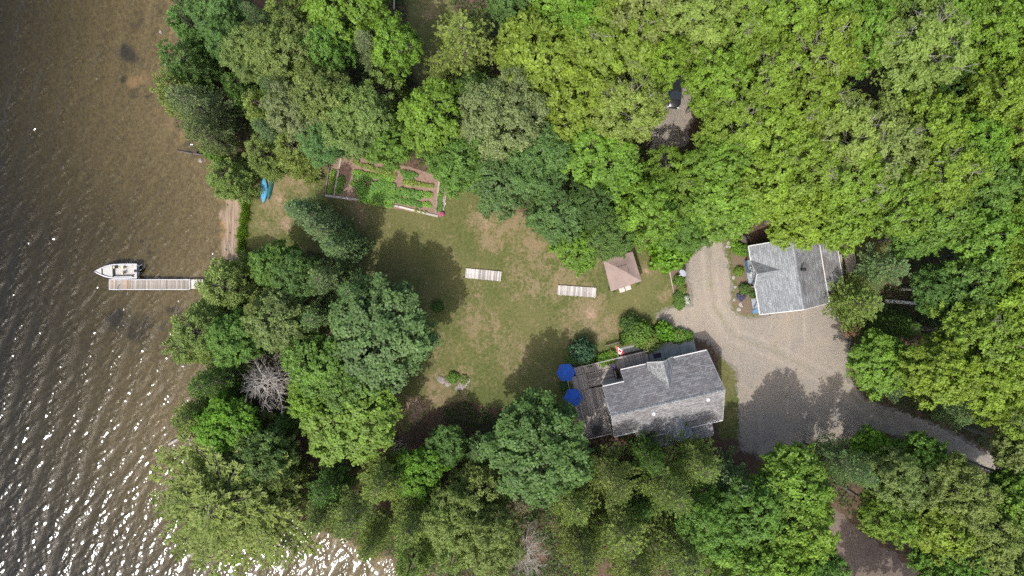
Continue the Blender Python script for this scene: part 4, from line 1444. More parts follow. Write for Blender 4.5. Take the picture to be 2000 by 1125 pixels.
    # doors and windows in the walls
    for (x, y, sx, sy, zz, hh) in ((1.45, 3.97, 1.0, .06, 1.15, 2.1), (3.6, 3.97, 1.2, .06, 1.7, 1.1), (5.2, 3.97, 1.0, .06, 1.7, 1.1), (-2.4, 3.97, 1.6, .06, 1.7, 1.2),
                                   (-6.38, 0, .06, 2.2, 1.6, 2.1), (-6.38, 1.9, .06, 1.0, 2.0, 1.2), (6.38, 0, .06, 1.4, 1.8, 1.1), (6.38, 0, .06, 1.2, 5.0, 1.1)):
        wn_ = MB().box((x, y, zz), (sx + .16, sy, hh + .16)).build('window' if hh < 2 else 'door', M['white'], h)
        dx = math.copysign(.035, x) if sx < .1 else 0; dy = math.copysign(.035, y) if sy < .1 else 0
        MB().box((x + dx, y + dy, zz), (sx if sx > .1 else .03, sy if sy > .1 else .03, hh)).build('pane', M['glass'], wn_)
    # solar tube domes
    for (x, y) in ((-1.8, -1.0), (4.8, -.78)):
        v = MB().lathe([(.30, -.35), (.30, .02), (.25, .06)], (x, y, z(y) + .12), 16).build('roof_vent', M['ventgrey'], h, True)
        MB().lathe([(.235, .061), (.22, .13), (.17, .21), (.09, .265), (.01, .28)], (x, y, z(y) + .12), 16).build('dome', M['dome'], v, True)
    MB().box((1.9, 4.2, 3.2), (.35, .3, .5)).build('wall_lamp', M['black'], h)
    return h


house()
HM = Matrix.Translation((O1.x, O1.y, 0)) @ Matrix.Rotation(TH1, 4, 'Z')


def HL(px, py, z=0.0):
    return HM.inverted() @ P(px, py, z)


def HW_(x, y, z=0.0):
    return HM @ Vector((x, y, z))


# patio slab + mat
pt = empty('patio', HW_(0, 0), TH1)
for (xa, xb) in ((.32, 2.38), (2.40, 4.45), (4.47, 6.5)):
    MB().box(((xa + xb) / 2, 4.93, .04), (xb - xa, 1.92, .12), bev=.01).build('slab', M['concrete'], pt)
tag(pt, 'grey concrete patio along the front of the house', kind='structure')
mt = MB().box((0, 0, 0), (.98, .62, .02), bev=.005).build('door_mat', M['mat'])
mt.location = HW_(1.45, 4.55, .115); mt.rotation_euler = (0, 0, TH1)
tag(mt, 'dark door mat on the concrete patio by the dormer', 'mat')
# stone path between fence and deck
sheet('stone_path', [(1181, 692), (1200, 684), (1240, 672), (1252, 682), (1208, 694), (1184, 699)], M['concrete'], .008, .6, .06, 11, label='grey stone path between the picket fence and the deck')


# ------------------------------------------------------------------ deck
def deck():
    d = empty('deck', HW_(0, 0), TH1)
    tag(d, 'weathered wooden deck wrapping the lake end of the house', 'deck')
    W_ = M['deckwood']
    tn = lambda i, n: random.choice([(1, 1, 1), (1.12, 1.1, 1.08), (.88, .88, .9), (1.05, 1.02, 1.0)])
    fill_boards(d, W_, -9.35, -4.0, 4.42, 5.50, 'y', .15, .018, .04, .52, tn)          # north walk, lake half
    fill_boards(d, W_, -3.98, .20, 4.05, 5.56, 'y', .15, .018, .04, .50, tn)          # north walk, patio half
    fill_boards(d, W_, -10.55, -8.0, 2.42, 4.38, 'y', .15, .018, .04, .52, tn)        # corner
    fill_boards(d, W_, -7.95, -4.55, 2.55, 4.34, 'x', .15, .018, .04, .34, tn)        # sunken bay
    fill_boards(d, W_, -10.3, -6.45, -3.6, 2.38, 'y', .15, .018, .04, .52, tn)        # lake front
    fr = MB()
    for (xa, xb, ya, yb, zt) in ((-9.3, .15, 4.45, 5.45, .46), (-10.5, -8.05, 2.45, 4.36, .46), (-7.9, -4.6, 2.6, 4.3, .28), (-10.25, -6.5, -3.55, 2.36, .46)):
        fr.box(((xa + xb) / 2, (ya + yb) / 2, zt / 2 - .1), (xb - xa, yb - ya, zt + .18))
    fr.build('frame', M['tie'], d)
    # railing: top rail, posts; the balusters are too thin to pick apart
    runs = [((-9.35, 5.50), (.2, 5.58)), ((-9.35, 5.50), (-10.6, 4.0)), ((-10.6, 4.0), (-10.6, 2.45)), ((-10.33, 2.1), (-10.33, -3.6)), ((-10.3, -3.62), (-6.6, -3.62)),
            ((-4.5, 4.3), (-4.5, 2.9))]
    bal = MB()
    for a, b in runs:
        a = Vector(a); b = Vector(b); L = (b - a).length; an = math.atan2(b.y - a.y, b.x - a.x)
        m = (a + b) / 2
        o = MB().box((0, 0, 0), (L, .10, .045), bev=.006).build('rail', M['weathered'], d); o.location = (m.x, m.y, 1.43); o.rotation_euler = (0, 0, an)
        n = max(2, int(L / 1.7) + 1)
        for i in range(n):
            p = a.lerp(b, i / (n - 1))
            MB().box((p.x, p.y, .72), (.10, .10, 1.46), an).build('post', M['weathered'], d)
        k = int(L / .13)
        for i in range(k):
            p = a.lerp(b, (i + .5) / k)
            bal.box((p.x, p.y, .97), (.035, .035, .86), an)
    bo = bal.build('baluster', M['weathered'], d); bo['kind'] = 'stuff'
    return d


deck()


def parasol(px, py, label):
    c = P(px, py, 3.0)
    u = empty('parasol', (c.x, c.y, .52), math.radians(4))
    R = 1.23
    MB().tube([(0, 0, 0), (0, 0, 2.75)], [.025, .025], 8).build('pole', M['white'], u)
    MB().lathe([(.28, 0), (.28, .06), (.06, .10), (.04, .3)], (0, 0, 0), 14).build('base', M['black'], u)
    for k in range(6):
        a0, a1 = k * math.pi / 3, (k + 1) * math.pi / 3
        mb = MB(); n = 4
        vs, fs = [], []
        for i in range(n + 1):
            t = i / n
            for j in range(5):
                s = j / 4
                p0 = Vector((math.cos(a0), math.sin(a0), 0)) * R * t; p1 = Vector((math.cos(a1), math.sin(a1), 0)) * R * t
                q = p0.lerp(p1, s)
                zz = 2.72 - .46 * t ** 1.15 - .045 * t * math.sin(math.pi * s)
                q = q * (1 - .03 * math.sin(math.pi * s) * t)
                vs.append((q.x, q.y, zz))
        for i in range(n):
            for j in range(4):
                fs.append((i * 5 + j, (i + 1) * 5 + j, (i + 1) * 5 + j + 1, i * 5 + j + 1))
        mb.add(vs, fs)
        mb.build('canopy_panel', M['umbrella'], u, True)
        e = Vector((math.cos(a0), math.sin(a0), 0))
        MB().tube([e * .05 + Vector((0, 0, 2.66)), e * R * .98 + Vector((0, 0, 2.215))], [.012, .008], 4).build('rib', M['white'], u)
    MB().lathe([(.05, 0), (.05, .05), (.02, .09)], (0, 0, 2.71), 8).build('finial', M['umbrella'], u)
    tag(u, label, 'parasol', 'blue parasols on the deck')


parasol(1105.6, 728, 'open blue parasol at the upper corner of the deck')
parasol(1119.6, 777, 'open blue parasol partly under the large dense tree')


def round_table():
    c = P(1166, 841, 1.2)
    t = empty('patio_table', (c.x, c.y, .52))
    MB().lathe([(.6, .70), (.62, .715), (.62, .74), (.6, .75)], (0, 0, 0), 24).build('table_top', M['black'], t)
    for k in range(4):
        a = k * math.pi / 2 + .4
        MB().tube([(.2 * math.cos(a), .2 * math.sin(a), .7), (.42 * math.cos(a), .42 * math.sin(a), 0)], [.02, .02], 6).build('leg', M['black'], t)
    tag(t, 'round dark patio table at the bottom end of the deck', 'table')


round_table()


def folded_parasol():
    a = HL(1199.5, 712, 2.4); b = HL(1203, 728, .9)
    f = empty('folded_parasol', HW_(b.x, b.y, .52), TH1)
    dx, dy = a.x - b.x, a.y - b.y
    pts = [(0, 0, 0), (dx * .3, dy * .3, .75), (dx * .6, dy * .6, 1.3), (dx, dy, 2.0)]
    MB().tube([(0, 0, 0), pts[3]], [.022, .022], 6).build('pole', M['alu'], f)
    MB().tube([pts[1], pts[2], (dx * .85, dy * .85, 1.72), (dx * 1.02, dy * 1.02, 2.04)], [.13, .16, .11, .02], 8).build('cover', M['purple'], f, True)
    tag(f, 'folded dark purple parasol leaning at the deck stairwell', 'parasol')


folded_parasol()


# ------------------------------------------------------------------ flag
def flag():
    base = P(1208.5, 698, 1.4); top = P(1202.2, 674.7, 3.6)
    f = empty('flag', base)
    T = top - base
    MB().tube([(0, 0, -.2), T * .5, T], [.02, .018, .014], 6).build('pole', M['white'], f)
    ht = top; hb = P(1206.6, 690.5, 2.1); ft = P(1219.8, 688.0, 2.75); fb = P(1214.2, 693.6, 1.75)
    # maple leaf outline in flag units (x 0..2, y 0..1), mirrored
    half = [(0, .46), (.055, .36), (.12, .385), (.09, .19), (.19, .29), (.215, .235), (.35, .255), (.305, .13), (.365, .095), (.16, -.07), (.185, -.14), (.03, -.12), (.03, -.36), (0, -.36)]
    leaf = [(1 + x, .5 + y * .95) for x, y in half] + [(1 - x, .5 + y * .95) for x, y in half[::-1]]
    nu, nv = 96, 48
    U, V = np.meshgrid(np.linspace(0, 1, nu + 1), np.linspace(0, 1, nv + 1))
    u = U.ravel()[:, None]; v = V.ravel()[:, None]
    A = np.array(hb - base); B = np.array(ht - base); C = np.array(fb - base); D = np.array(ft - base)
    pos = (1 - u) * ((1 - v) * A + v * B) + u * ((1 - v) * C + v * D)
    pos[:, 2] += (.10 * np.sin(u[:, 0] * 8 + v[:, 0] * 2) * u[:, 0])
    pos[:, 0] += .05 * np.sin(u[:, 0] * 11 + 1) * u[:, 0]
    idx = np.arange((nu + 1) * (nv + 1)).reshape(nv + 1, nu + 1)
    q = np.stack([idx[:-1, :-1], idx[:-1, 1:], idx[1:, 1:], idx[1:, :-1]], -1).reshape(-1, 4)
    cu = (np.arange(nu) + .5) / nu * 2; cv = (np.arange(nv) + .5) / nv
    CU, CV = np.meshgrid(cu, cv)
    inl = poly_sd(np.column_stack([CU.ravel(), CV.ravel()]), leaf) < 0
    red = (CU.ravel() < .5) | (CU.ravel() > 1.5) | inl
    for nm, sel, mt_ in (('red_field', red & ~inl, 'flagred'), ('white_field', ~red, 'flagwhite'), ('maple_leaf', inl, 'flagred')):
        fs = q[sel]
        used, inv = np.unique(fs, return_inverse=True)
        me = np_mesh(nm, pos[used], inv.reshape(-1, 4)); me.polygons.foreach_set('use_smooth', [True] * len(me.polygons))
        link_mesh(nm, me, M[mt_], f)
    tag(f, 'red and white flag with a red maple leaf on a slanting pole', 'flag')


flag()


# ------------------------------------------------------------------ picket fence by the stone path
def picket_fence():
    a = P(1181, 675); b = P(1240, 660)
    f = empty('picket_fence', a, math.atan2(b.y - a.y, b.x - a.x))
    L = (b - a).length
    for z in (.3, .78):
        MB().box((L / 2, .03, z), (L, .04, .07)).build('rail', M['oldwood'], f)
    n = int(L / .16)
    me = MB().prism([(-.045, -.012), (.045, -.012), (.045, .012), (-.045, .012)], 0, .95)
    me.add([(-.045, -.012, .95), (.045, -.012, .95), (.045, .012, .95), (-.045, .012, .95), (0, 0, 1.05)], [(0, 1, 4), (1, 2, 4), (2, 3, 4), (3, 0, 4)])
    pm = me.mesh('picket', M['weathered'])
    for i in range(n):
        o = bpy.data.objects.new('picket', pm); COL.objects.link(o); o.parent = f
        o.location = ((i + .5) * L / n, 0, 0)
    tag(f, 'short weathered picket fence left of the leafy shrubs', 'fence')


picket_fence()


# ------------------------------------------------------------------ garage / guest cottage
TH2 = math.radians(9.5)
O2 = P(1522.3, 537.2)
GM = Matrix.Translation((O2.x, O2.y, 0)) @ Matrix.Rotation(TH2, 4, 'Z')


def garage():
    g_ = empty('cottage', (O2.x, O2.y, 0), TH2)
    tag(g_, 'cottage with pale grey shingle roof half hidden under the maples', 'house')
    HWX, HY, ZR, SL = 4.36, 4.3, 5.8, .644
    z = lambda x: ZR - abs(x) * SL
    wl = MB()
    wl.prism([(-2.5, -3.95), (4.0, -3.95), (4.0, 3.95), (-2.5, 3.95)], -.2, 2.95)
    for y in (-3.95, 3.95):
        s = math.copysign(1, y)
        wl.add([(-4.1, y, z(4.1) - .25), (4.0, y, z(4.0) - .25), (0, y, ZR - .25), (-4.1, y - s * .15, z(4.1) - .25), (4.0, y - s * .15, z(4.0) - .25), (0, y - s * .15, ZR - .25)],
               [(0, 1, 2), (5, 4, 3), (0, 3, 4, 1), (1, 4, 5, 2), (2, 5, 3, 0)])
    wl.build('wall', M['sidinggrey'], g_)
    MB().slab([(-HWX, -HY, z(HWX)), (0, -HY, ZR), (0, HY, ZR), (-HWX, HY, z(HWX))], .14).build('roof_slope', M['shingle_garage'], g_)
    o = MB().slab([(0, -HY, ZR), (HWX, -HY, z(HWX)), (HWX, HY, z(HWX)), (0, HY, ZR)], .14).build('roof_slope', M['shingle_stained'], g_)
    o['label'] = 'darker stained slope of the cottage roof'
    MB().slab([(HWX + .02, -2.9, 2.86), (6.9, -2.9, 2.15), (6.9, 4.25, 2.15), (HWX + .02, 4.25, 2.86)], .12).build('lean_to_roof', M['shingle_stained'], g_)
    MB().prism([(4.02, -2.6), (6.6, -2.6), (6.6, 3.9), (4.02, 3.9)], -.2, 2.1).build('lean_to_wall', M['sidinggrey'], g_)
    cp = MB()
    cp.add([(-.16, -HY, ZR - .08), (0, -HY, ZR + .03), (0, HY, ZR + .03), (-.16, HY, ZR - .08), (.16, -HY, ZR - .08), (.16, HY, ZR - .08)], [(0, 1, 2, 3), (1, 4, 5, 2)])
    cp.build('ridge_cap', M['shingle_garage'], g_)
    # white trims
    MB().box((HWX + .0, 0, z(HWX) + .03), (.10, 2 * HY, .12)).build('eave_trim', M['white'], g_)
    MB().box((6.93, .67, 2.13), (.08, 7.15, .12)).build('eave_trim', M['white'], g_)
    for y in (-HY - .035, HY + .035):
        for (xa, xb) in ((-HWX, 0), (0, HWX)):
            MB().slab([(xa, y - .05, z(xa) + .02), (xb, y - .05, z(xb) + .02), (xb, y + .05, z(xb) + .02), (xa, y + .05, z(xa) + .02)], .2).build('rake_board', M['white'], g_)
    for ya, yb in ((-HY, -.9), (2.5, HY)):
        MB().box((-HWX - .05, (ya + yb) / 2, z(HWX) - .02), (.10, yb - ya, .12)).build('gutter', M['white'], g_)
    # gable over the porch facing the lake
    d = empty('dormer'); d.parent = g_
    yc, hw, xf, ze, zr = .81, 1.68, -4.5, 3.05, 4.75
    xr = -(ZR - zr) / SL + .25; xe = -(ZR - ze) / SL + .25
    for k in (-1, 1):
        q = [(xf, yc, zr), (xr, yc, zr), (xe, yc + k * hw, ze), (xf, yc + k * hw, ze)]
        n = (Vector(q[1]) - Vector(q[0])).cross(Vector(q[3]) - Vector(q[0]))
        if n.z < 0: q = q[::-1]
        MB().slab(q, .12).build('roof_slope', M['shingle_garage_dormer'], d)
        MB().slab([(xf - .05, yc, zr + .012), (xf + .02, yc, zr + .012), (xf + .02, yc + k * hw, ze + .012), (xf - .05, yc + k * hw, ze + .012)], .18).build('rake_board', M['white'], d)
    MB().add([(xf + .3, yc - hw + .2, ze - .1), (xf + .3, yc + hw - .2, ze - .1), (xf + .3, yc, zr - .25)], [(0, 1, 2)]).build('wall', M['sidinggrey'], d)
    # porch floor, posts, steps
    pf = empty('porch'); pf.parent = g_
    n = 13
    for i in range(n):
        p = 1.72 / n
        MB().box((-4.2 + (i + .5) * p, -.55, .27), (p - .012, 6.3, .05)).build('board', M['porchblue'], pf)
    for y in (2.45, .9, -.85, -2.4, -3.6):
        MB().box((-4.08, y, 1.6), (.11, .11, 2.6)).build('post', M['white'], pf)
    for i, zz in enumerate((.22, .12)):
        MB().box((-3.75 , -3.95 - .28 * i, zz / 2), (.95, .28, zz)).build('step', M['stepblue'], pf)
    MB().box((-4.2, 1.75, .75), (.05, 1.5, .9)).build('railing', M['stepblue'], pf)
    for (x, y, sx, sy, zz, hh, nm) in ((-2.52, .4, .06, 1.0, 1.35, 2.0, 'door'), (-2.52, 2.4, .06, 1.2, 1.7, 1.1, 'window'), (-2.52, -1.8, .06, 1.3, 1.7, 1.1, 'window'), (1.0, -3.97, 2.6, .06, 1.2, 2.2, 'garage_door'), (-1.4, -3.97, .9, .06, 1.2, 2.0, 'door')):
        wn_ = MB().box((x, y, zz), (sx + .14, sy + .0 if sy < .1 else sy + .14, hh + .14)).build(nm, M['white'], g_)
        dx = math.copysign(.03, x) if sx < .1 else 0; dy = math.copysign(.03, y) if sy < .1 else 0
        MB().box((x + dx * 1.2, y + dy * 1.2, zz), (sx if sx > .1 else .04, sy if sy > .1 else .04, hh)).build('pane', M['glass'] if nm != 'garage_door' else M['sidinggrey'], wn_)
    # black stove pipe
    c = MB().lathe([(.16, -.3), (.16, .75)], (.60, .48, z(.6)), 14).build('stove_pipe', M['black'], g_, True)
    MB().lathe([(.09, .75), (.09, .86), (.24, .88), (.24, .93), (.05, 1.0)], (.60, .48, z(.6)), 14).build('cap', M['tyre'], c)
    MB().lathe([(.05, -.2), (.05, .35)], (.2, 4.0, z(.2)), 8).build('vent_pipe', M['black'], g_)
    return g_


garage()


def porch_chair(px, py, rz, label):
    c = P(px, py, .7)
    ch = empty('porch_chair', (c.x, c.y, .295), rz)
    for i in range(5):
        MB().box((-.22 + i * .11, 0, .36 - .01 * i), (.09, .52, .02)).build('seat_slat', M['white'], ch)
    for i in range(5):
        MB().box((-.30 - .02, -.20 + i * .10, .66), (.02, .085, .66), 0, 0, -.28).build('back_slat', M['white'], ch)
    for s in (-1, 1):
        MB().box((.02, s * .31, .56), (.68, .11, .022)).build('armrest', M['white'], ch)
        MB().box((.26, s * .28, .28), (.06, .03, .56)).build('leg', M['white'], ch)
        MB().box((-.24, s * .28, .28), (.06, .03, .56), 0, 0, -.2).build('leg', M['white'], ch)
    tag(ch, label, 'chair', 'white chairs on the cottage porch')


porch_chair(1468.5, 527, math.pi - .1, 'white porch chair nearer the top of the picture')
porch_chair(1470.5, 538.5, math.pi + .45, 'white porch chair nearer the bottom, turned at an angle')


# ------------------------------------------------------------------ picnic table
def picnic_table():
    c = P(1659, 514.5, .75)
    t = empty('picnic_table', (c.x, c.y, 0), TH2 - math.radians(3))
    for i in range(6):
        board(t, M['oldwood'], (-.46 + i * .184, -1.25), (-.46 + i * .184, 1.25), .172, .04, .76)
    for s in (-1, 1):
        for k in range(2):
            board(t, M['oldwood'], (s * (.80 + k * .16), -1.25), (s * (.80 + k * .16), 1.25), .145, .04, .45)
        MB().box((0, s * .85, .38), (1.75, .05, .09)).build('crossbar', M['oldwood'], t)
        MB().box((0, s * .85, .69), (1.0, .05, .09)).build('crossbar', M['oldwood'], t)
        for k in (-1, 1):
            MB().box((k * .50, s * .88, .36), (.09, .05, .78), 0, 0, k * -.42).build('leg', M['oldwood'], t)
    tag(t, 'weathered wooden picnic table beside the cottage lean-to', 'table')


picnic_table()


# ------------------------------------------------------------------ gazebo
def gazebo():
    zc = 2.15
    cs = [P(1177.4, 507.8, zc), P(1235.5, 491, zc), P(1253.4, 549, zc), P(1193, 569.3, zc)]
    c = sum(cs, Vector()) / 4
    gz_ = empty('gazebo', (c.x, c.y, 0))
    L = [Vector((p.x - c.x, p.y - c.y, zc)) for p in cs]
    top = Vector((0, 0, 3.35))
    inner = [l.lerp(Vector((0, 0, 3.2)), .70) for l in L]
    mid = [Vector((p.x, p.y, 2.15 + (3.25 - 2.15) * .68)) for p in inner]
    for i in range(4):
        j = (i + 1) % 4
        n = 8
        vs, fs = [], []
        for a in range(n + 1):
            t = a / n
            for b in range(9):
                s = b / 8
                q = L[i].lerp(L[j], s).lerp(mid[i].lerp(mid[j], s), t)
                q = q - Vector((0, 0, .10 * math.sin(math.pi * t) * (1 - .5 * abs(2 * s - 1)) + .05 * math.sin(math.pi * s) * (1 - t)))
                vs.append(q)
        for a in range(n):
            for b in range(8):
                fs.append((a * 9 + b, a * 9 + b + 1, (a + 1) * 9 + b + 1, (a + 1) * 9 + b))
        mb = MB(); mb.add(vs, [f[::-1] for f in fs])
        mb.build('canopy_panel', M['taupe'], gz_, True)
        # valance
        MB().add([L[i], L[j], L[j] - Vector((0, 0, .18)), L[i] - Vector((0, 0, .18))], [(0, 1, 2, 3)]).build('valance', M['taupe'], gz_)
        # raised vent cap
        vt = [m_ * 1.06 for m_ in mid]
        a_ = Vector((vt[i].x, vt[i].y, mid[i].z + .07)); b_ = Vector((vt[j].x, vt[j].y, mid[j].z + .07))
        MB().add([b_, a_, Vector((0, 0, 3.42))], [(0, 1, 2)]).build('vent_panel', M['taupe'], gz_)
        k = L[i] * .93
        MB().box((k.x, k.y, 1.07), (.09, .09, 2.14), math.radians(16)).build('post', M['taupedark'], gz_)
        MB().tube([(k.x, k.y, 2.12), (L[j].x * .93, L[j].y * .93, 2.12)], [.03, .03], 5).build('beam', M['taupedark'], gz_)
    tag(gz_, 'square taupe canvas gazebo with a hipped roof on the lawn', 'gazebo')
    return c


GC = gazebo()
for i, (x, y, lab) in enumerate(((1214.5, 565.5, 'pale square paving slab in front of the gazebo, left of the pair'), (1226.5, 561.5, 'pale square paving slab in front of the gazebo, right of the pair'))):
    o = MB().box((0, 0, 0), (.72, .66, .06), bev=.012).build('paving_slab', M['slabstone'])
    q = P(x, y); o.location = (q.x, q.y, .02); o.rotation_euler = (0, 0, math.radians(17))
    tag(o, lab, 'paving slab', 'slabs before the gazebo')


def potted_plant(px, py, r, h, potmat, col, label, kind='B3'):
    q = P(px, py, .2)
    p = empty('potted_plant', (q.x, q.y, 0))
    MB().lathe([(r * .72, 0), (r, h * .9), (r * 1.08, h * .9), (r * 1.08, h), (r * .9, h), (r * .88, h * .85)], (0, 0, 0), 14).build('pot', potmat, p)
    MB().lathe([(r * .87, h * .80), (.01, h * .86)], (0, 0, 0), 12).build('soil', M['soilpot'], p)
    tm, cm, R0, h0 = PROTO[kind]
    o = bpy.data.objects.new('foliage', cm); COL.objects.link(o); o.parent = p
    o.scale = (r * 1.1 / R0, r * 1.1 / R0, .35 / h0); o.location = (0, 0, h * .8); o.color = (*col, 1)
    tag(p, label, 'plant pot', 'plant pots')


potted_plant(1190.5, 562.5, .17, .30, M['black'], GD, 'dark plant pot at the left corner of the gazebo')
potted_plant(1199.5, 567.8, .16, .28, M['black'], GD, 'dark plant pot under the front left eave of the gazebo')
potted_plant(1244, 554.5, .26, .30, M['terracotta'], G1, 'wide orange plant pot under the front right eave of the gazebo')
potted_plant(862.8, 418.3, .27, .36, M['pink'], (.55, .12, .30), 'round pink flower pot at the lower right garden corner')


# ------------------------------------------------------------------ two wooden platforms on the lawn
def platform(corners, label):
    cs = [P(x, y, .2) for x, y in corners]            # top-left, top-right, bottom-right, bottom-left
    c = sum(cs, Vector()) / 4
    ex = ((cs[1] - cs[0]) + (cs[2] - cs[3])) / 2
    ey = ((cs[0] - cs[3]) + (cs[1] - cs[2])) / 2
    Lx, Ly = ex.length, ey.length
    p = empty('dock_section', (c.x, c.y, 0), math.atan2(ex.y, ex.x))
    n = round(Lx / .165)
    for i in range(n):
        x = -Lx / 2 + (i + .5) * Lx / n
        t = random.uniform(.78, 1.2)
        board(p, M['weathered'], (x, -Ly / 2 + random.uniform(-.02, .02)), (x, Ly / 2 + random.uniform(-.02, .02)), Lx / n - .02, .035, .22, col=(t, t, t))
    for s in (-1, 1):
        MB().box((0, s * (Ly / 2 - .06), .10), (Lx - .04, .05, .17)).build('side_beam', M['tie'], p)
    MB().box((0, 0, .10), (Lx - .04, .05, .17)).build('side_beam', M['tie'], p)
    for x in (-Lx * .40, -Lx * .02, Lx * .46):
        q = MB().lathe([(.045, 0), (.045, .42), (.02, .44)], (x, -Ly / 2 - .0, 0), 10).build('post', M['dome'], p)
    tag(p, label, 'dock section', 'dock sections lying on the lawn')


platform([(909.5, 524), (979.5, 530), (978.5, 549.5), (908.5, 542.5)], 'grey plank dock section lying on the lawn by the tree shadow')
platform([(1090, 556.5), (1165, 562.5), (1163.5, 580.5), (1088.5, 576)], 'grey plank dock section lying on the lawn near the gazebo')


# ------------------------------------------------------------------ dock
def dock():
    z = -.06
    a = P(213, 545.5, z); b = P(371, 545.5, z); c = P(371, 566, z); d0 = P(213, 566, z)
    cx, cy = (a.x + b.x) / 2, (a.y + d0.y) / 2
    L, W_ = b.x - a.x, a.y - d0.y
    dk = empty('dock', (cx, cy, LAKE_Z), 0)
    zt = z - LAKE_Z
    n = 64
    for i in range(n):
        x = -L / 2 + .10 + (i + .5) * (L - .2) / n
        t = random.uniform(.85, 1.12)
        colr = (t, t, t)
        if i < 3 or 9 < i < 16: colr = (t * 1.06, t * .95, t * .84)
        if i in (14, 15): colr = (t * 1.12, t * .90, t * .70)
        board(dk, M['dockwood'], (x, -W_ / 2 + .10), (x, W_ / 2 - .10), (L - .2) / n - .014, .035, zt, col=colr)
    for s in (-1, 1):
        MB().box((0, s * (W_ / 2 - .05), zt - .04), (L, .10, .16), bev=.01).build('edge_rail', M['alu'], dk)
        MB().box((s * (L / 2 - .05), 0, zt - .042), (.10, W_ - .21, .16), bev=.01).build('edge_rail', M['alu'], dk)
    for (x, s) in ((-L * .38, -1), (-L * .34, 1), (L * .15, -1), (L * .14, 1), (L * .47, -1), (L * .47, 1)):
        MB().tube([(x, s * (W_ / 2 + .035), -1.6), (x, s * (W_ / 2 + .035), zt + .55)], [.03, .03], 8).build('leg_post', M['alu'], dk)
    # gangway to the shore
    q = P(381, 556, .1)
    for i in range(11):
        x = L / 2 + .08 + (i + .5) * .15
        board(dk, M['weathered'], (x, -W_ / 2 + .12), (x, W_ / 2 - .02), .135, .035, zt + .02 + i * .012)
    for s in (-1, 1):
        MB().box((L / 2 + .9, s * (W_ / 2 - .12) + .05, zt - .09), (1.75, .06, .12)).build('gangway_beam', M['alu'], dk)
    tag(dk, 'narrow plank dock with pale metal edges running out into the lake', 'dock')
    # coil of mooring line and a dropped paddle on the planks
    ln = MB().tube([P(229, 565, z + .04), P(231, 560, z + .05), P(234.5, 554.5, z + .05)], [.025, .025, .035], 5).build('boat_pole', M['black'])
    tag(ln, 'short dark pole lying across the outer planks of the dock', 'pole')
    rp = MB().tube([P(230.5, 544, z + .02), P(232, 540, z + .16), P(234.5, 537.5, LAKE_Z + .62)], [.012] * 3, 5).build('mooring_rope', M['black'])
    tag(rp, 'dark mooring rope tying the boat to the dock', 'rope')


dock()


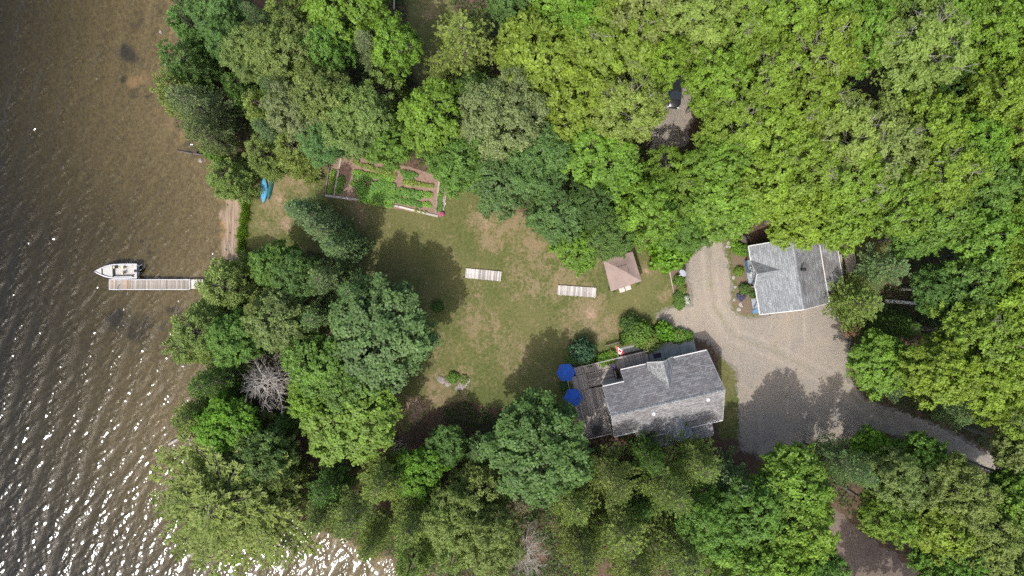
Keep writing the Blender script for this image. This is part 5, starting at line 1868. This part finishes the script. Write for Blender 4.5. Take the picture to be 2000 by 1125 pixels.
# ------------------------------------------------------------------ fishing boat
def boat():
    # local frame: x towards the stern, y up in the picture, measured in photo pixels then scaled
    c = P(228, 530, LAKE_Z + .5)
    k = S * (1 - (LAKE_Z + .5) / H)
    b = empty('fishing_boat', (c.x, c.y, LAKE_Z - .12), math.radians(1.0))
    # stations: x(px), half beam at gunwale (px), half beam at waterline
    st = [(-40.5, .25, .1), (-36, 3.4, 1.6), (-30, 6.6, 3.6), (-22, 10.0, 6.5), (-12, 12.8, 9.6), (-2, 14.0, 11.4), (10, 14.4, 12.2), (25, 14.4, 12.4), (40.5, 14.0, 12.2)]
    hz = lambda x: .78 + .16 * max(0, (-x - 5) / 35) ** 1.4          # sheer
    n = len(st)
    hull = MB(); vs, fs = [], []
    for (x, hb, wb) in st:
        zz = hz(x)
        keel = .02 if x > -30 else .02 + (-30 - x) / 10 * .45
        row = [(x * k, -hb * k, zz), (x * k, -wb * k, .30 if x > -34 else .5), (x * k, 0, keel), (x * k, wb * k, .30 if x > -34 else .5), (x * k, hb * k, zz)]
        vs += row
    for i in range(n - 1):
        for j in range(4):
            fs.append((i * 5 + j, (i + 1) * 5 + j, (i + 1) * 5 + j + 1, i * 5 + j + 1))
    fs.append(tuple((n - 1) * 5 + j for j in range(5)))
    hull.add(vs, fs); hull.build('hull', M['alu'], b, True)
    # gunwale band, built as a strip round the edge
    gw = MB()
    for s in (-1, 1):
        vs, fs = [], []
        for (x, hb, wb) in st:
            zz = hz(x); inn = max(.0, hb - 1.7)
            vs += [(x * k, s * hb * k, zz - .07), (x * k, s * (hb + .25) * k, zz + .02), (x * k, s * inn * k, zz + .025), (x * k, s * inn * k, zz - .05)]
        for i in range(n - 1):
            for j in range(3):
                f = (i * 4 + j, (i + 1) * 4 + j, (i + 1) * 4 + j + 1, i * 4 + j + 1)
                fs.append(f if s < 0 else f[::-1])
        gw.add(vs, fs)
    gw.build('gunwale', M['alu'], b)
    MB().box((39.7 * k, 0, .70), (1.8 * k, 27.6 * k, .22), bev=.02).build('transom', M['alu'], b)

    def deckpart(name, xa, xb, z0, z1, mat, inset=1.9):
        xs = [xa] + [s_[0] for s_ in st if xa < s_[0] < xb] + [xb]
        up = []
        for x in xs:
            for i in range(n - 1):
                if st[i][0] <= x <= st[i + 1][0]:
                    t = (x - st[i][0]) / (st[i + 1][0] - st[i][0]); hb = st[i][1] + t * (st[i + 1][1] - st[i][1]); break
            up.append((x * k, max(.05, hb - inset) * k))
        poly = [(x, -y) for x, y in up] + [(x, y) for x, y in up[::-1]]
        return MB().prism(poly, z0, z1).build(name, mat, b)
    deckpart('bow_deck', -39.5, -28.5, .60, .80, M['boatgrey'], .9)
    deckpart('bow_step', -28.4, -27.0, .40, .50, M['boatdark'], 1.8)
    deckpart('casting_deck', -26.9, -8.2, .45, .66, M['boatgrey'])
    deckpart('cockpit_floor', -8.1, 33.4, .22, .30, M['boatfloor'])
    deckpart('stern_deck', 33.5, 38.6, .45, .66, M['boatgrey'])
    MB().box((-7.3 * k, 0, .50), (1.6 * k, 23 * k, .34)).build('deck_step', M['boatdark'], b)
    MB().box((12 * k, -9.4 * k, .50), (38 * k, 1.0 * k, .36)).build('side_panel', M['boatdark'], b)
    MB().box((13 * k, -11.2 * k, .66), (36 * k, 2.6 * k, .10)).build('side_deck', M['boatgrey'], b)
    MB().box((13 * k, 11.2 * k, .66), (36 * k, 2.4 * k, .10)).build('side_deck', M['boatgrey'], b)
    for (x, y) in ((-18, -1), (-15, -2.6), (-14, 5), (-17.5, -5)):
        MB().box((x * k, y * k, .668), (1.8 * k, 1.2 * k, .02)).build('hatch', M['boatfloor'], b)
    cn = MB().box((-2.4 * k, 8.2 * k, .62), (3.4 * k, 5.0 * k, .62), bev=.04).build('console', M['seat'], b)
    MB().box((.6 * k, 8.4 * k, .98), (.6 * k, 6.4 * k, .22), 0, 0, -.5).build('windscreen', M['glass'], cn)
    MB().lathe([(.17, 0), (.19, .02), (.17, .04)], (1.6 * k, 8.2 * k, .86), 14).build('steering_wheel', M['black'], cn)
    for (x, y) in ((12.2, 7.2), (11.2, -3.6)):
        s_ = MB().box((x * k, y * k, .62), (5.6 * k, 6.0 * k, .13), bev=.05).build('seat', M['seat'], b)
        MB().box((x * k + 3.3 * k, y * k, .86), (1.2 * k, 5.8 * k, .46), 0, 0, .18, bev=.03).build('backrest', M['seat'], s_)
        MB().tube([(x * k, y * k, .3), (x * k, y * k, .58)], [.05, .05], 8).build('pedestal', M['black'], s_)
    MB().box((34.2 * k, -7.0 * k, .52), (3.4 * k, 4.0 * k, .28), bev=.05).build('fuel_tank', M['red'], b)
    MB().box((36.5 * k, 0, .72), (3.2 * k, 4.6 * k, .18), bev=.03).build('battery_box', M['boatdark'], b)
    MB().tube([(-26 * k, -6 * k, .70), (-14 * k, -11.6 * k, .70), (8 * k, -12.4 * k, .74)], [.025] * 3, 5).build('trolling_motor', M['black'], b)
    # outboard
    ob = MB()
    ob.box((44.6 * k, 0, 1.02), (6.0 * k, 4.6 * k, .42), bev=.09); ob.box((44.2 * k, 0, .55), (2.6 * k, 2.4 * k, .75)); ob.box((44.6 * k, 0, -.05), (3.6 * k, 1.0 * k, .7))
    ob.build('outboard_motor', M['black'], b)
    MB().tube([(41.5 * k, -1 * k, 1.0), (51.5 * k, 2.2 * k, 1.02)], [.035, .022], 6).build('tiller', M['alu'], b)
    MB().tube([(46 * k, 9.4 * k, .82), (53.0 * k, 13.0 * k, 1.0)], [.025, .02], 5).build('rod_holder', M['alu'], b)
    tag(b, 'grey aluminium fishing boat with beige seats moored against the dock', 'boat')


boat()


# ------------------------------------------------------------------ kayak and canoe
def canoe(px, py, Lpx, Wpx, ang, mat, label, name, roll=0.0, cover=True, z=.0):
    c = P(px, py, .3)
    k = S
    b = empty(name, (c.x, c.y, z), ang)
    n, m = 20, 10
    L, W_ = Lpx * k, Wpx * k
    vs, fs = [], []
    for i in range(n + 1):
        t = -1 + 2 * i / n
        hw = W_ / 2 * max(.02, (1 - abs(t) ** 2.2))
        rise = .10 * abs(t) ** 3
        for j in range(m):
            a = math.pi * 2 * j / m
            y = math.cos(a) * hw
            zz = .18 + rise + math.sin(a) * (.16 if math.sin(a) > 0 else .18) * (1 - abs(t) ** 4 * .6)
            vs.append((t * L / 2, y, zz))
    for i in range(n):
        for j in range(m):
            j2 = (j + 1) % m
            fs.append((i * m + j, i * m + j2, (i + 1) * m + j2, (i + 1) * m + j))
    fs.append(tuple(range(m))); fs.append(tuple(n * m + j for j in range(m - 1, -1, -1)))
    h = MB(); h.add(vs, fs); h.build('hull', mat, b, True)
    MB().box((0, 0, .345), (L * .93, .035, .03), bev=.01).build('keel_strip', mat, b)
    b.rotation_euler = (roll, 0, ang)
    tag(b, label, 'kayak' if name == 'kayak' else 'canoe')


canoe(515, 371, 52, 14.5, math.radians(88), M['canoeblue'], 'light blue upturned kayak on the ground by the cedar', 'kayak')
canoe(525.5, 370, 41, 9.5, math.radians(78), M['canoegreen'], 'dark green narrow canoe lying beside the blue kayak', 'canoe', roll=.5)


# ------------------------------------------------------------------ vegetable garden
def timber_run(name, pts, mat, w_, h_, label, cat='timber edging', group=None, piece=2.2):
    a0 = P(*pts[0]); e = empty(name, (a0.x, a0.y, 0))
    for p, q in zip(pts[:-1], pts[1:]):
        A = P(*p) - a0; B = P(*q) - a0
        L = (B - A).length; n = max(1, round(L / piece)); an = math.atan2(B.y - A.y, B.x - A.x)
        for i in range(n):
            m = A.lerp(B, (i + .5) / n)
            o = MB().box((0, 0, 0), (L / n - .03, w_ * random.uniform(.9, 1.1), h_), bev=.015).build('timber', mat, e)
            o.location = (m.x, m.y, h_ / 2 - .02); o.rotation_euler = (0, 0, an + random.uniform(-.01, .01)); t = random.uniform(.8, 1.2); o.color = (t, t, t, 1)
    tag(e, label, cat, group)


sl = NT('garden_soil')
pw = sl.pos()
s1 = sl.noise(pw, 3, 5, .7); s2 = sl.noise(pw, .5, 4, .6)
cs_ = sl.mix(sl.ramp(s1, .3, .7), (.135, .09, .068), (.215, .15, .118))
cs_ = sl.mix(sl.ramp(s2, .5, .7, 0, .4), cs_, (.235, .175, .14))
M['soil'] = sl.finish(cs_, .97, .05, 0, sl.bump(s1, .05))
sheet('garden_soil', [(646, 322), (672, 300), (720, 312), (800, 326), (862, 346), (875, 372), (860, 424), (740, 402), (636, 384)], M['soil'], .008, .8, .05, 21, label='brown soil of the vegetable garden')
timber_run('timber_edging', [(635.5, 382), (700, 390.5), (780, 404), (856, 423)], M['weathered'], .24, .22, 'long timber edge along the bottom of the vegetable garden', piece=2.4)
timber_run('timber_edging', [(645, 323), (635.5, 381)], M['tie'], .10, .3, 'thin timber edge closing the left end of the garden')
timber_run('timber_edging', [(668, 304), (657, 360), (653, 384)], M['oldwood'], .22, .26, 'thick timber beam inside the left end of the garden')
timber_run('timber_edging', [(858.5, 352), (851, 416)], M['oldwood'], .24, .24, 'timber edge on the right side of the vegetable garden')
timber_run('timber_edging', [(872, 374), (866, 412)], M['weathered'], .12, .12, 'low outer edge of the narrow bed at the garden end')
timber_run('timber_edging', [(1307.5, 529), (1313, 560), (1317, 580), (1321.5, 600)], M['oldwood'], .16, .22, 'tan timber edge between the lawn and the driveway border')


def veg_proto(seed, R, h, leaves, leaf):
    rng = np.random.default_rng(seed)
    m = leaves
    r = R * np.sqrt(rng.random(m)); a = rng.random(m) * 6.283
    c = np.column_stack([np.cos(a) * r, np.sin(a) * r, h * (.35 + .65 * rng.random(m)) * (1 - .35 * (r / R) ** 2)])
    out = unit(np.column_stack([np.cos(a), np.sin(a), np.full(m, .5)]))
    n = unit(np.array([0, 0, 1.]) + out * .45 * rng.random((m, 1)) + rng.normal(size=(m, 3)) * .25)
    d = np.cross(n, rand_dir(rng, m))
    return leaf_mesh('foliage', c, d, n, leaf * rng.uniform(.7, 1.3, m), leaf * .8 * rng.uniform(.7, 1.2, m), np.clip(rng.normal(.48, .17, m), 0, 1), M['leaf'])


VEG = [veg_proto(1, .42, .45, 70, .24), veg_proto(2, .34, .35, 60, .18), veg_proto(3, .30, .5, 50, .15)]
stem_me = MB().tube([(0, 0, -.05), (.01, 0, .2), (0, .01, .38)], [.015, .012, .006], 5).mesh('stem', M['bark'])


def veg_row(p0, p1, n, kind, col, label, rows=1, spread=0, scale=1.0):
    for i in range(n):
        t = (i + .5) / n
        x = p0[0] + (p1[0] - p0[0]) * t + random.uniform(-1, 1) * (1 + spread); y = p0[1] + (p1[1] - p0[1]) * t + random.uniform(-1, 1) * (1 + spread)
        q = P(x, y, .2)
        r = empty('vegetable_plant', (q.x, q.y, .01), random.uniform(0, 6.28))
        s = scale * random.uniform(.95, 1.45)
        for me, nm in ((VEG[kind], 'foliage'), (stem_me, 'stem')):
            o = bpy.data.objects.new(nm, me); COL.objects.link(o); o.parent = r; o.scale = (s, s, s)
            j = random.uniform(.85, 1.15)
            o.color = (col[0] * j, col[1] * j, col[2], 1)
        od = ('first second third fourth fifth sixth seventh eighth ninth tenth eleventh twelfth thirteenth fourteenth fifteenth sixteenth seventeenth eighteenth').split()[i]
        tag(r, label + ', ' + od + (' from the top' if abs(p1[1] - p0[1]) > abs(p1[0] - p0[0]) else ' from the left'), 'plant', 'garden: ' + label)


VB = (.165, .30, .045); VD = (.11, .225, .04); VY = (.20, .26, .055); VR = (.12, .11, .05)
veg_row((690, 337), (766, 349), 15, 1, VB, 'pale green plant in the long bright row at the garden top')
veg_row((693, 343), (724, 350), 6, 1, VD, 'darker plant just below the bright garden row, left half')
veg_row((740, 352), (764, 358), 5, 1, VD, 'darker plant just below the bright garden row, right half')
veg_row((688, 316), (775, 342), 18, 2, VY, 'thin yellowish plant along the shaded top edge of the garden', spread=3, scale=.9)
veg_row((690, 358), (700, 366), 4, 1, VD, 'small plant on the left border of the potato patch')
veg_row((704, 362), (714, 370), 4, 0, VD, 'leafy plant at the upper left of the potato patch')
for j in range(4):
    veg_row((700 + j * 2, 372 + j * 6), (768, 366 + j * 11), 11 - j, 0, VB if j % 2 else VD, 'broad leaved potato plant, row %s of the big patch' % ('one', 'two', 'three', 'four')[j], spread=1.5)
veg_row((728, 361), (764, 372), 7, 0, VD, 'broad leaved potato plant at the upper rim of the big patch', spread=1)
veg_row((784, 338), (815, 342), 6, 2, VD, 'small plant in the top right row of the garden')
veg_row((786, 356), (846, 364), 12, 2, VY, 'yellow green plant in the right hand middle row of the garden')
veg_row((792, 344), (806, 354), 4, 1, VD, 'dark plant between the right hand rows of the garden')
veg_row((776, 374), (822, 382), 9, 0, VD, 'large leaved plant in the right hand lower row')
veg_row((772, 390), (822, 399), 9, 1, VD, 'leafy plant in the bottom right row of the garden', spread=1.5)
veg_row((829, 379), (842, 381), 3, 1, VB, 'single seedling clump near the right garden edge')
veg_row((826, 398), (842, 402), 3, 1, VB, 'separate round plant near the lower right garden corner', scale=.8)
veg_row((808, 410), (836, 416), 3, 2, VY, 'tiny plant on the bottom timber edge of the garden', scale=.7)
veg_row((650, 332), (644, 378), 8, 1, VB, 'bright plant in the narrow bed at the left garden end', spread=1, scale=.85)
veg_row((667, 345), (662, 375), 5, 0, VD, 'green plant along the inner beam of the garden', scale=.85)
veg_row((863, 360), (858, 412), 9, 1, VD, 'green plant in the narrow bed at the right garden end', spread=1, scale=.8)


# ------------------------------------------------------------------ rocks, stones
def rock(px, py, r, label, mat='rock', h=None, group=None):
    q = P(px, py)
    rr = random.Random(int(px * 31 + py))
    n, m = 9, 6
    vs, fs = [], []
    for i in range(m + 1):
        e = -math.pi / 2 + math.pi * i / m
        for j in range(n):
            a = 2 * math.pi * j / n
            s = 1 + .28 * noise.noise(Vector((math.cos(a) * 1.3 + px, math.sin(a) * 1.3 + py, e * 1.2)))
            vs.append((r * math.cos(e) * math.cos(a) * s, r * .8 * math.cos(e) * math.sin(a) * s, (h or r * .5) * math.sin(e) * s))
    for i in range(m):
        for j in range(n):
            j2 = (j + 1) % n
            fs.append((i * n + j, i * n + j2, (i + 1) * n + j2, (i + 1) * n + j))
    mb = MB(); mb.add(vs, fs)
    o = mb.build('rock', M[mat])
    o.location = (q.x, q.y, gz1(q.x, q.y) + .02); o.rotation_euler = (0, 0, rr.uniform(0, 6))
    tag(o, label, 'rock', group or 'rocks about the plot')


rock(862, 742, .6, 'flat grey rock on the lawn, left of the leafy plant', h=.22)
rock(875, 748, .55, 'smaller flat rock beside the leafy plant on the lawn', h=.2)
rock(903, 752, .7, 'largest pale rock below the leafy plant on the lawn', h=.28)
rock(912, 744, .5, 'rock right of the largest lawn rock', h=.2)
rock(893, 758, .4, 'small rock under the largest lawn rock', h=.15)
rock(669, 438, .6, 'pale boulder in the shadow below the garden', 'rockpale', h=.3)
rock(676, 446, .35, 'smaller stone beside the shaded boulder', 'rockpale', h=.2)
for (x, y, r, w_) in ((1423, 475, .30, 'at the top of the garage bed'), (1420, 481, .25, 'second from the top of the garage bed'), (1426, 482, .22, 'third from the top of the garage bed'),
                      (1432, 542, .28, 'halfway down the garage bed edge'), (1446, 594, .30, 'in the lower garage bed among the mulch'), (1443, 604, .36, 'largest in the lower garage bed'), (1449, 598, .2, 'smallest in the lower garage bed'),
                      (1436, 560, .26, 'beside the grassy bulge of the garage bed'), (1434, 585, .24, 'on the driveway side of the garage bed')):
    rock(x, y, r, 'pale stone ' + w_, 'rockpale', h=.16, group='pale stones in the garage bed')
for (x, y, r, w_) in ((1460, 466, .5, 'beside the dark stump above the garage'), (1449, 462, .4, 'left of the dark stump above the garage'), (1330, 601, .3, 'at the lower end of the driveway border')):
    rock(x, y, r, 'grey stone ' + w_, 'rock', h=.25)
for i, (x, y) in enumerate(((863, 385), (866, 391), (862, 397), (868, 398), (865, 404))):
    w_ = ('topmost', 'second', 'third', 'fourth', 'lowest')[i]
    rock(x, y, .26, w_ + ' flat pale stone in the narrow bed at the garden end', 'rockpale', h=.08)


# white flowering clump
def flower_clump(px, py, r, h, col, leafcol, label):
    q = P(px, py, h * .5)
    rng = np.random.default_rng(int(px))
    e = empty('flowering_plant', (q.x, q.y, 0))
    tm, cm, R0, h0 = PROTO['B3']
    o = bpy.data.objects.new('foliage', cm); COL.objects.link(o); o.parent = e; o.scale = (r / R0, r / R0, h / h0 * .8); o.color = (*leafcol, 1)
    m = 260
    d = rand_dir(rng, m); d[:, 2] = np.abs(d[:, 2])
    c = d * np.array([r, r, h]) * rng.uniform(.8, 1.02, (m, 1))
    me = leaf_mesh('flowers', c, np.cross(d, rand_dir(rng, m)), d, .07, .07, rng.uniform(.3, .6, m), M['leaf'])
    f = link_mesh('flowers', me, None, e); f.color = (*col, 1); f['kind'] = 'stuff'
    tag(e, label, 'plant', 'flowering plants by the driveway')


flower_clump(1340, 582, .5, .8, (.75, .74, .72), G1, 'white flowering clump at the driveway edge')
flower_clump(1343, 590, .38, .6, (.75, .74, .72), G1, 'smaller white flowering clump below the first')
flower_clump(1327, 651, .45, 1.0, (.50, .06, .05), G3, 'red flowering clump above the concrete patio corner')
flower_clump(1334, 561, .3, .6, (.45, .10, .10), OL, 'dull red flowers in the middle of the driveway border')


# ------------------------------------------------------------------ satellite dish
def dish():
    q = P(1330, 533)
    d = empty('satellite_dish', (q.x, q.y, 0), math.radians(215))
    MB().tube([(0, 0, 0), (0, 0, 1.2)], [.035, .035], 8).build('mast', M['alu'], d)
    bowl = MB(); n, m = 18, 5
    vs, fs = [(0, 0, 0)], []
    for i in range(1, m + 1):
        r = .45 * i / m
        for j in range(n):
            a = 2 * math.pi * j / n
            vs.append((r * math.cos(a), r * 1.1 * math.sin(a), .35 * r * r))
    for j in range(n): fs.append((0, 1 + j, 1 + (j + 1) % n))
    for i in range(m - 1):
        for j in range(n):
            fs.append((1 + i * n + j, 1 + (i + 1) * n + j, 1 + (i + 1) * n + (j + 1) % n, 1 + i * n + (j + 1) % n))
    bowl.add(vs, fs); o = bowl.build('bowl', M['dish'], d, True); o.location = (.05, 0, 1.3); o.rotation_euler = (0, math.radians(48), 0)
    MB().tube([(.1, 0, .95), (.55, 0, 1.35)], [.015, .015], 5).build('arm', M['dish'], d)
    MB().box((.58, 0, 1.40), (.16, .12, .12), bev=.02).build('receiver', M['white'], d)
    tag(d, 'pale grey satellite dish at the top of the driveway border', 'satellite dish')


dish()


# ------------------------------------------------------------------ firewood pile, brush, fallen trunks
def firewood():
    q = P(1663, 643)
    f = empty('firewood_pile', (q.x, q.y, 0), math.radians(8))
    rr = random.Random(4)
    cm = []
    for k in range(3):
        mb = MB(); mb.tube([(-.2, 0, 0), (.2, 0, 0)], [.09 + .012 * k, .085 + .012 * k], 7); cm.append(mb.mesh('log', M['logend']))
    for i in range(110):
        o = bpy.data.objects.new('log', cm[i % 3]); COL.objects.link(o); o.parent = f
        x, y = rr.uniform(-.95, .95), rr.uniform(-.85, .85)
        o.location = (x, y, .08 + max(0, .75 - .5 * abs(x) - .4 * abs(y)) * rr.uniform(.3, 1))
        o.rotation_euler = (rr.uniform(-.5, .5), rr.uniform(-.5, .5), rr.uniform(0, 6.28))
    tag(f, 'heap of orange split firewood below the olive pine', 'firewood')


firewood()


def trunk_log(pts, r0, r1, label, mat='birch', name='fallen_trunk', stubs=3):
    P0 = pts[0]
    v = [P(*p) for p in pts]
    e = empty(name, (v[0].x, v[0].y, 0))
    L = [q - Vector((v[0].x, v[0].y, 0)) for q in v]
    n = len(L)
    MB().tube(L, [r0 + (r1 - r0) * i / (n - 1) for i in range(n)], 9).build('trunk', M[mat], e, True)
    rr = random.Random(int(P0[0]))
    for i in range(stubs):
        a = L[0].lerp(L[-1], rr.uniform(.3, .9))
        MB().tube([a, a + Vector((rr.uniform(-.7, .7), rr.uniform(-.7, .7), rr.uniform(.1, .5)))], [r1 * .5, r1 * .2], 5).build('branch', M[mat], e)
    tag(e, label, 'trunk', 'fallen and leaning trunks')


trunk_log([(424, 80, 9.5), (433, 90, 9.5), (455, 99, 9.3), (473, 106, 8.5), (487, 112, 7.0)], .09, .16, 'pale bare trunk lying across the dark gap in the upper left wood', stubs=4)
trunk_log([(1728, 588, .4), (1760, 590, .8), (1797, 593, 1.4)], .26, .18, 'grey trunk leaning across the shade right of the olive pine')
trunk_log([(1494, 151, 13.0), (1522, 154, 13.4)], .16, .12, 'pale cut trunk end showing in the top forest', stubs=0)
trunk_log([(345, 294, LAKE_Z + .08), (370, 299, -.3), (398, 303, .1)], .09, .15, 'dark branch lying in the shallows below the bright bush', 'bark_pine')
trunk_log([(330, 868, LAKE_Z + .1), (352, 855, -.2), (375, 858, .1)], .18, .12, 'driftwood log at the water below the olive hemlock', 'deadwood')
trunk_log([(446, 470, -.28), (452, 492, -.2)], .10, .06, 'grey driftwood stick on the sand beach', 'deadwood', stubs=2)
for (x, y, r, w_) in ((441, 400, .16, 'at the top of the sand beach'), (447, 455, .13, 'halfway down the sand beach'), (439, 488, .2, 'at the lower end of the sand beach by the water'), (424, 535, .45, 'in the shallows above the dock'),
                      (405, 600, .4, 'in the shallows below the dock'), (318, 120, .4, 'in the water beside the cedars'), (310, 60, .3, 'in the upper shallows'), (388, 312, .35, 'beside the submerged dark branch'),
                      (372, 868, .5, 'beside the driftwood log'), (385, 878, .35, 'behind the driftwood log')):
    rock(x, y, r, 'shore stone ' + w_, 'rock', h=.2, group='shore stones')
trunk_log([(1448, 462, .5), (1462, 478, .3)], .5, .35, 'dark tree stump above the cottage corner', 'bark_pine', 'stump', 2)


def brush_pile(px, py, r, n, label, seed):
    q = P(px, py); rr = random.Random(seed)
    e = empty('brush_pile', (q.x, q.y, 0))
    for i in range(n):
        a = rr.gauss(.55, .7); L = rr.uniform(.8, 2.4)
        c = Vector((rr.gauss(0, r * .4), rr.gauss(0, r * .4), rr.uniform(.05, .5)))
        d = Vector((math.cos(a), math.sin(a), rr.uniform(-.12, .12))) * L / 2
        th = rr.uniform(.012, .05)
        MB().tube([c - d, c + Vector((0, 0, .05)), c + d], [th, th * .9, th * .4], 5).build('stick', M['deadwood'], e)
    tag(e, label, 'brush', 'brush piles under the trees')


brush_pile(634, 862, 1.3, 46, 'pile of grey cut branches in the brown shade', 3)
brush_pile(682, 882, .9, 22, 'small heap of pale sticks under the bright maple', 5)
brush_pile(778, 872, 1.0, 26, 'heap of grey sticks near the tree shadow', 7)


# ------------------------------------------------------------------ parked car under the maples
def car():
    c = P(1319, 176, .8)
    e = empty('parked_car', (c.x, c.y, .006), math.radians(-97))
    # body: lofted sections along x (front = +x), each (x, half width, z low, z belt)
    sec = [(-2.25, .70, .45, .80), (-2.1, .84, .32, .95), (-1.4, .90, .25, 1.0), (0, .91, .24, .98), (1.1, .90, .25, .95), (1.75, .86, .28, .86), (2.15, .74, .34, .74), (2.3, .50, .42, .66)]
    b = MB(); vs, fs = [], []
    for x, w_, zl, zb in sec:
        vs += [(x, -w_ * .92, zl), (x, -w_, (zl + zb) / 2), (x, -w_ * .93, zb), (x, -w_ * .5, zb + .05), (x, w_ * .5, zb + .05), (x, w_ * .93, zb), (x, w_, (zl + zb) / 2), (x, w_ * .92, zl)]
    m = 8
    for i in range(len(sec) - 1):
        for j in range(m):
            j2 = (j + 1) % m
            fs.append((i * m + j, i * m + j2, (i + 1) * m + j2, (i + 1) * m + j))
    fs.append(tuple(range(m))); fs.append(tuple((len(sec) - 1) * m + j for j in range(m - 1, -1, -1)))
    b.add(vs, fs); b.build('body', M['carpaint'], e, True)
    MB().add([(-1.85, -.72, 1.0), (-1.85, .72, 1.0), (-1.45, .60, 1.44), (-1.45, -.60, 1.44), (.35, -.62, 1.46), (.35, .62, 1.46), (1.15, .74, .99), (1.15, -.74, .99)],
             [(3, 2, 5, 4)]).build('roof', M['carpaint'], e)
    MB().add([(.35, -.62, 1.455), (.35, .62, 1.455), (1.2, .74, .995), (1.2, -.74, .995)], [(0, 3, 2, 1)]).build('windscreen', M['glass'], e)
    MB().add([(-1.45, -.60, 1.435), (-1.45, .60, 1.435), (-1.9, .72, 1.0), (-1.9, -.72, 1.0)], [(0, 1, 2, 3)]).build('rear_window', M['glass'], e)
    for s in (-1, 1):
        MB().add([(-1.45, s * .605, 1.44), (.35, s * .625, 1.455), (1.15, s * .80, .99), (-1.85, s * .80, 1.0)], [(0, 1, 2, 3) if s < 0 else (3, 2, 1, 0)]).build('side_window', M['glass'], e)
        MB().box((2.12, s * .58, .70), (.22, .30, .12), s * -.35, bev=.03).build('headlight', M['lamp'], e)
        MB().box((-2.17, s * .62, .80), (.10, .24, .14)).build('tail_light', M['red'], e)
        MB().box((.95, s * .98, 1.02), (.12, .2, .12), bev=.03).build('mirror', M['carpaint'], e)
        for x in (-1.35, 1.40):
            wv = MB()
            wv.tube([(x, s * .72, .32), (x, s * .93, .32)], [.32, .32], 18)
            t = wv.build('wheel', M['tyre'], e)
            MB().tube([(x, s * .931, .32), (x, s * .945, .32)], [.20, .19], 14).build('rim', M['alu'], t)
    tag(e, 'dark parked car almost hidden under the maples at the gravel clearing', 'car')


car()


# dark timber edge of a neighbouring fence at the top edge
def top_fence():
    a = P(772, 26); b = P(774, -30)
    f = empty('board_fence', (a.x, a.y, 0), math.atan2(b.y - a.y, b.x - a.x))
    L = (b - a).length
    n = 24
    me = MB().box((0, 0, .6), (L / n - .01, .03, 1.2)).mesh('board', M['tie'])
    for i in range(n):
        o = bpy.data.objects.new('board', me); COL.objects.link(o); o.parent = f; o.location = ((i + .5) * L / n, .06, 0)
    for i in range(3):
        MB().box((L * i / 2, 0, .65), (.1, .1, 1.3)).build('post', M['tie'], f)
    MB().box((L / 2, -.04, 1.24), (L, .22, .05)).build('cap_rail', M['tie'], f)
    tag(f, 'dark board fence entering from the top edge beside the shaded grass', 'fence')


top_fence()
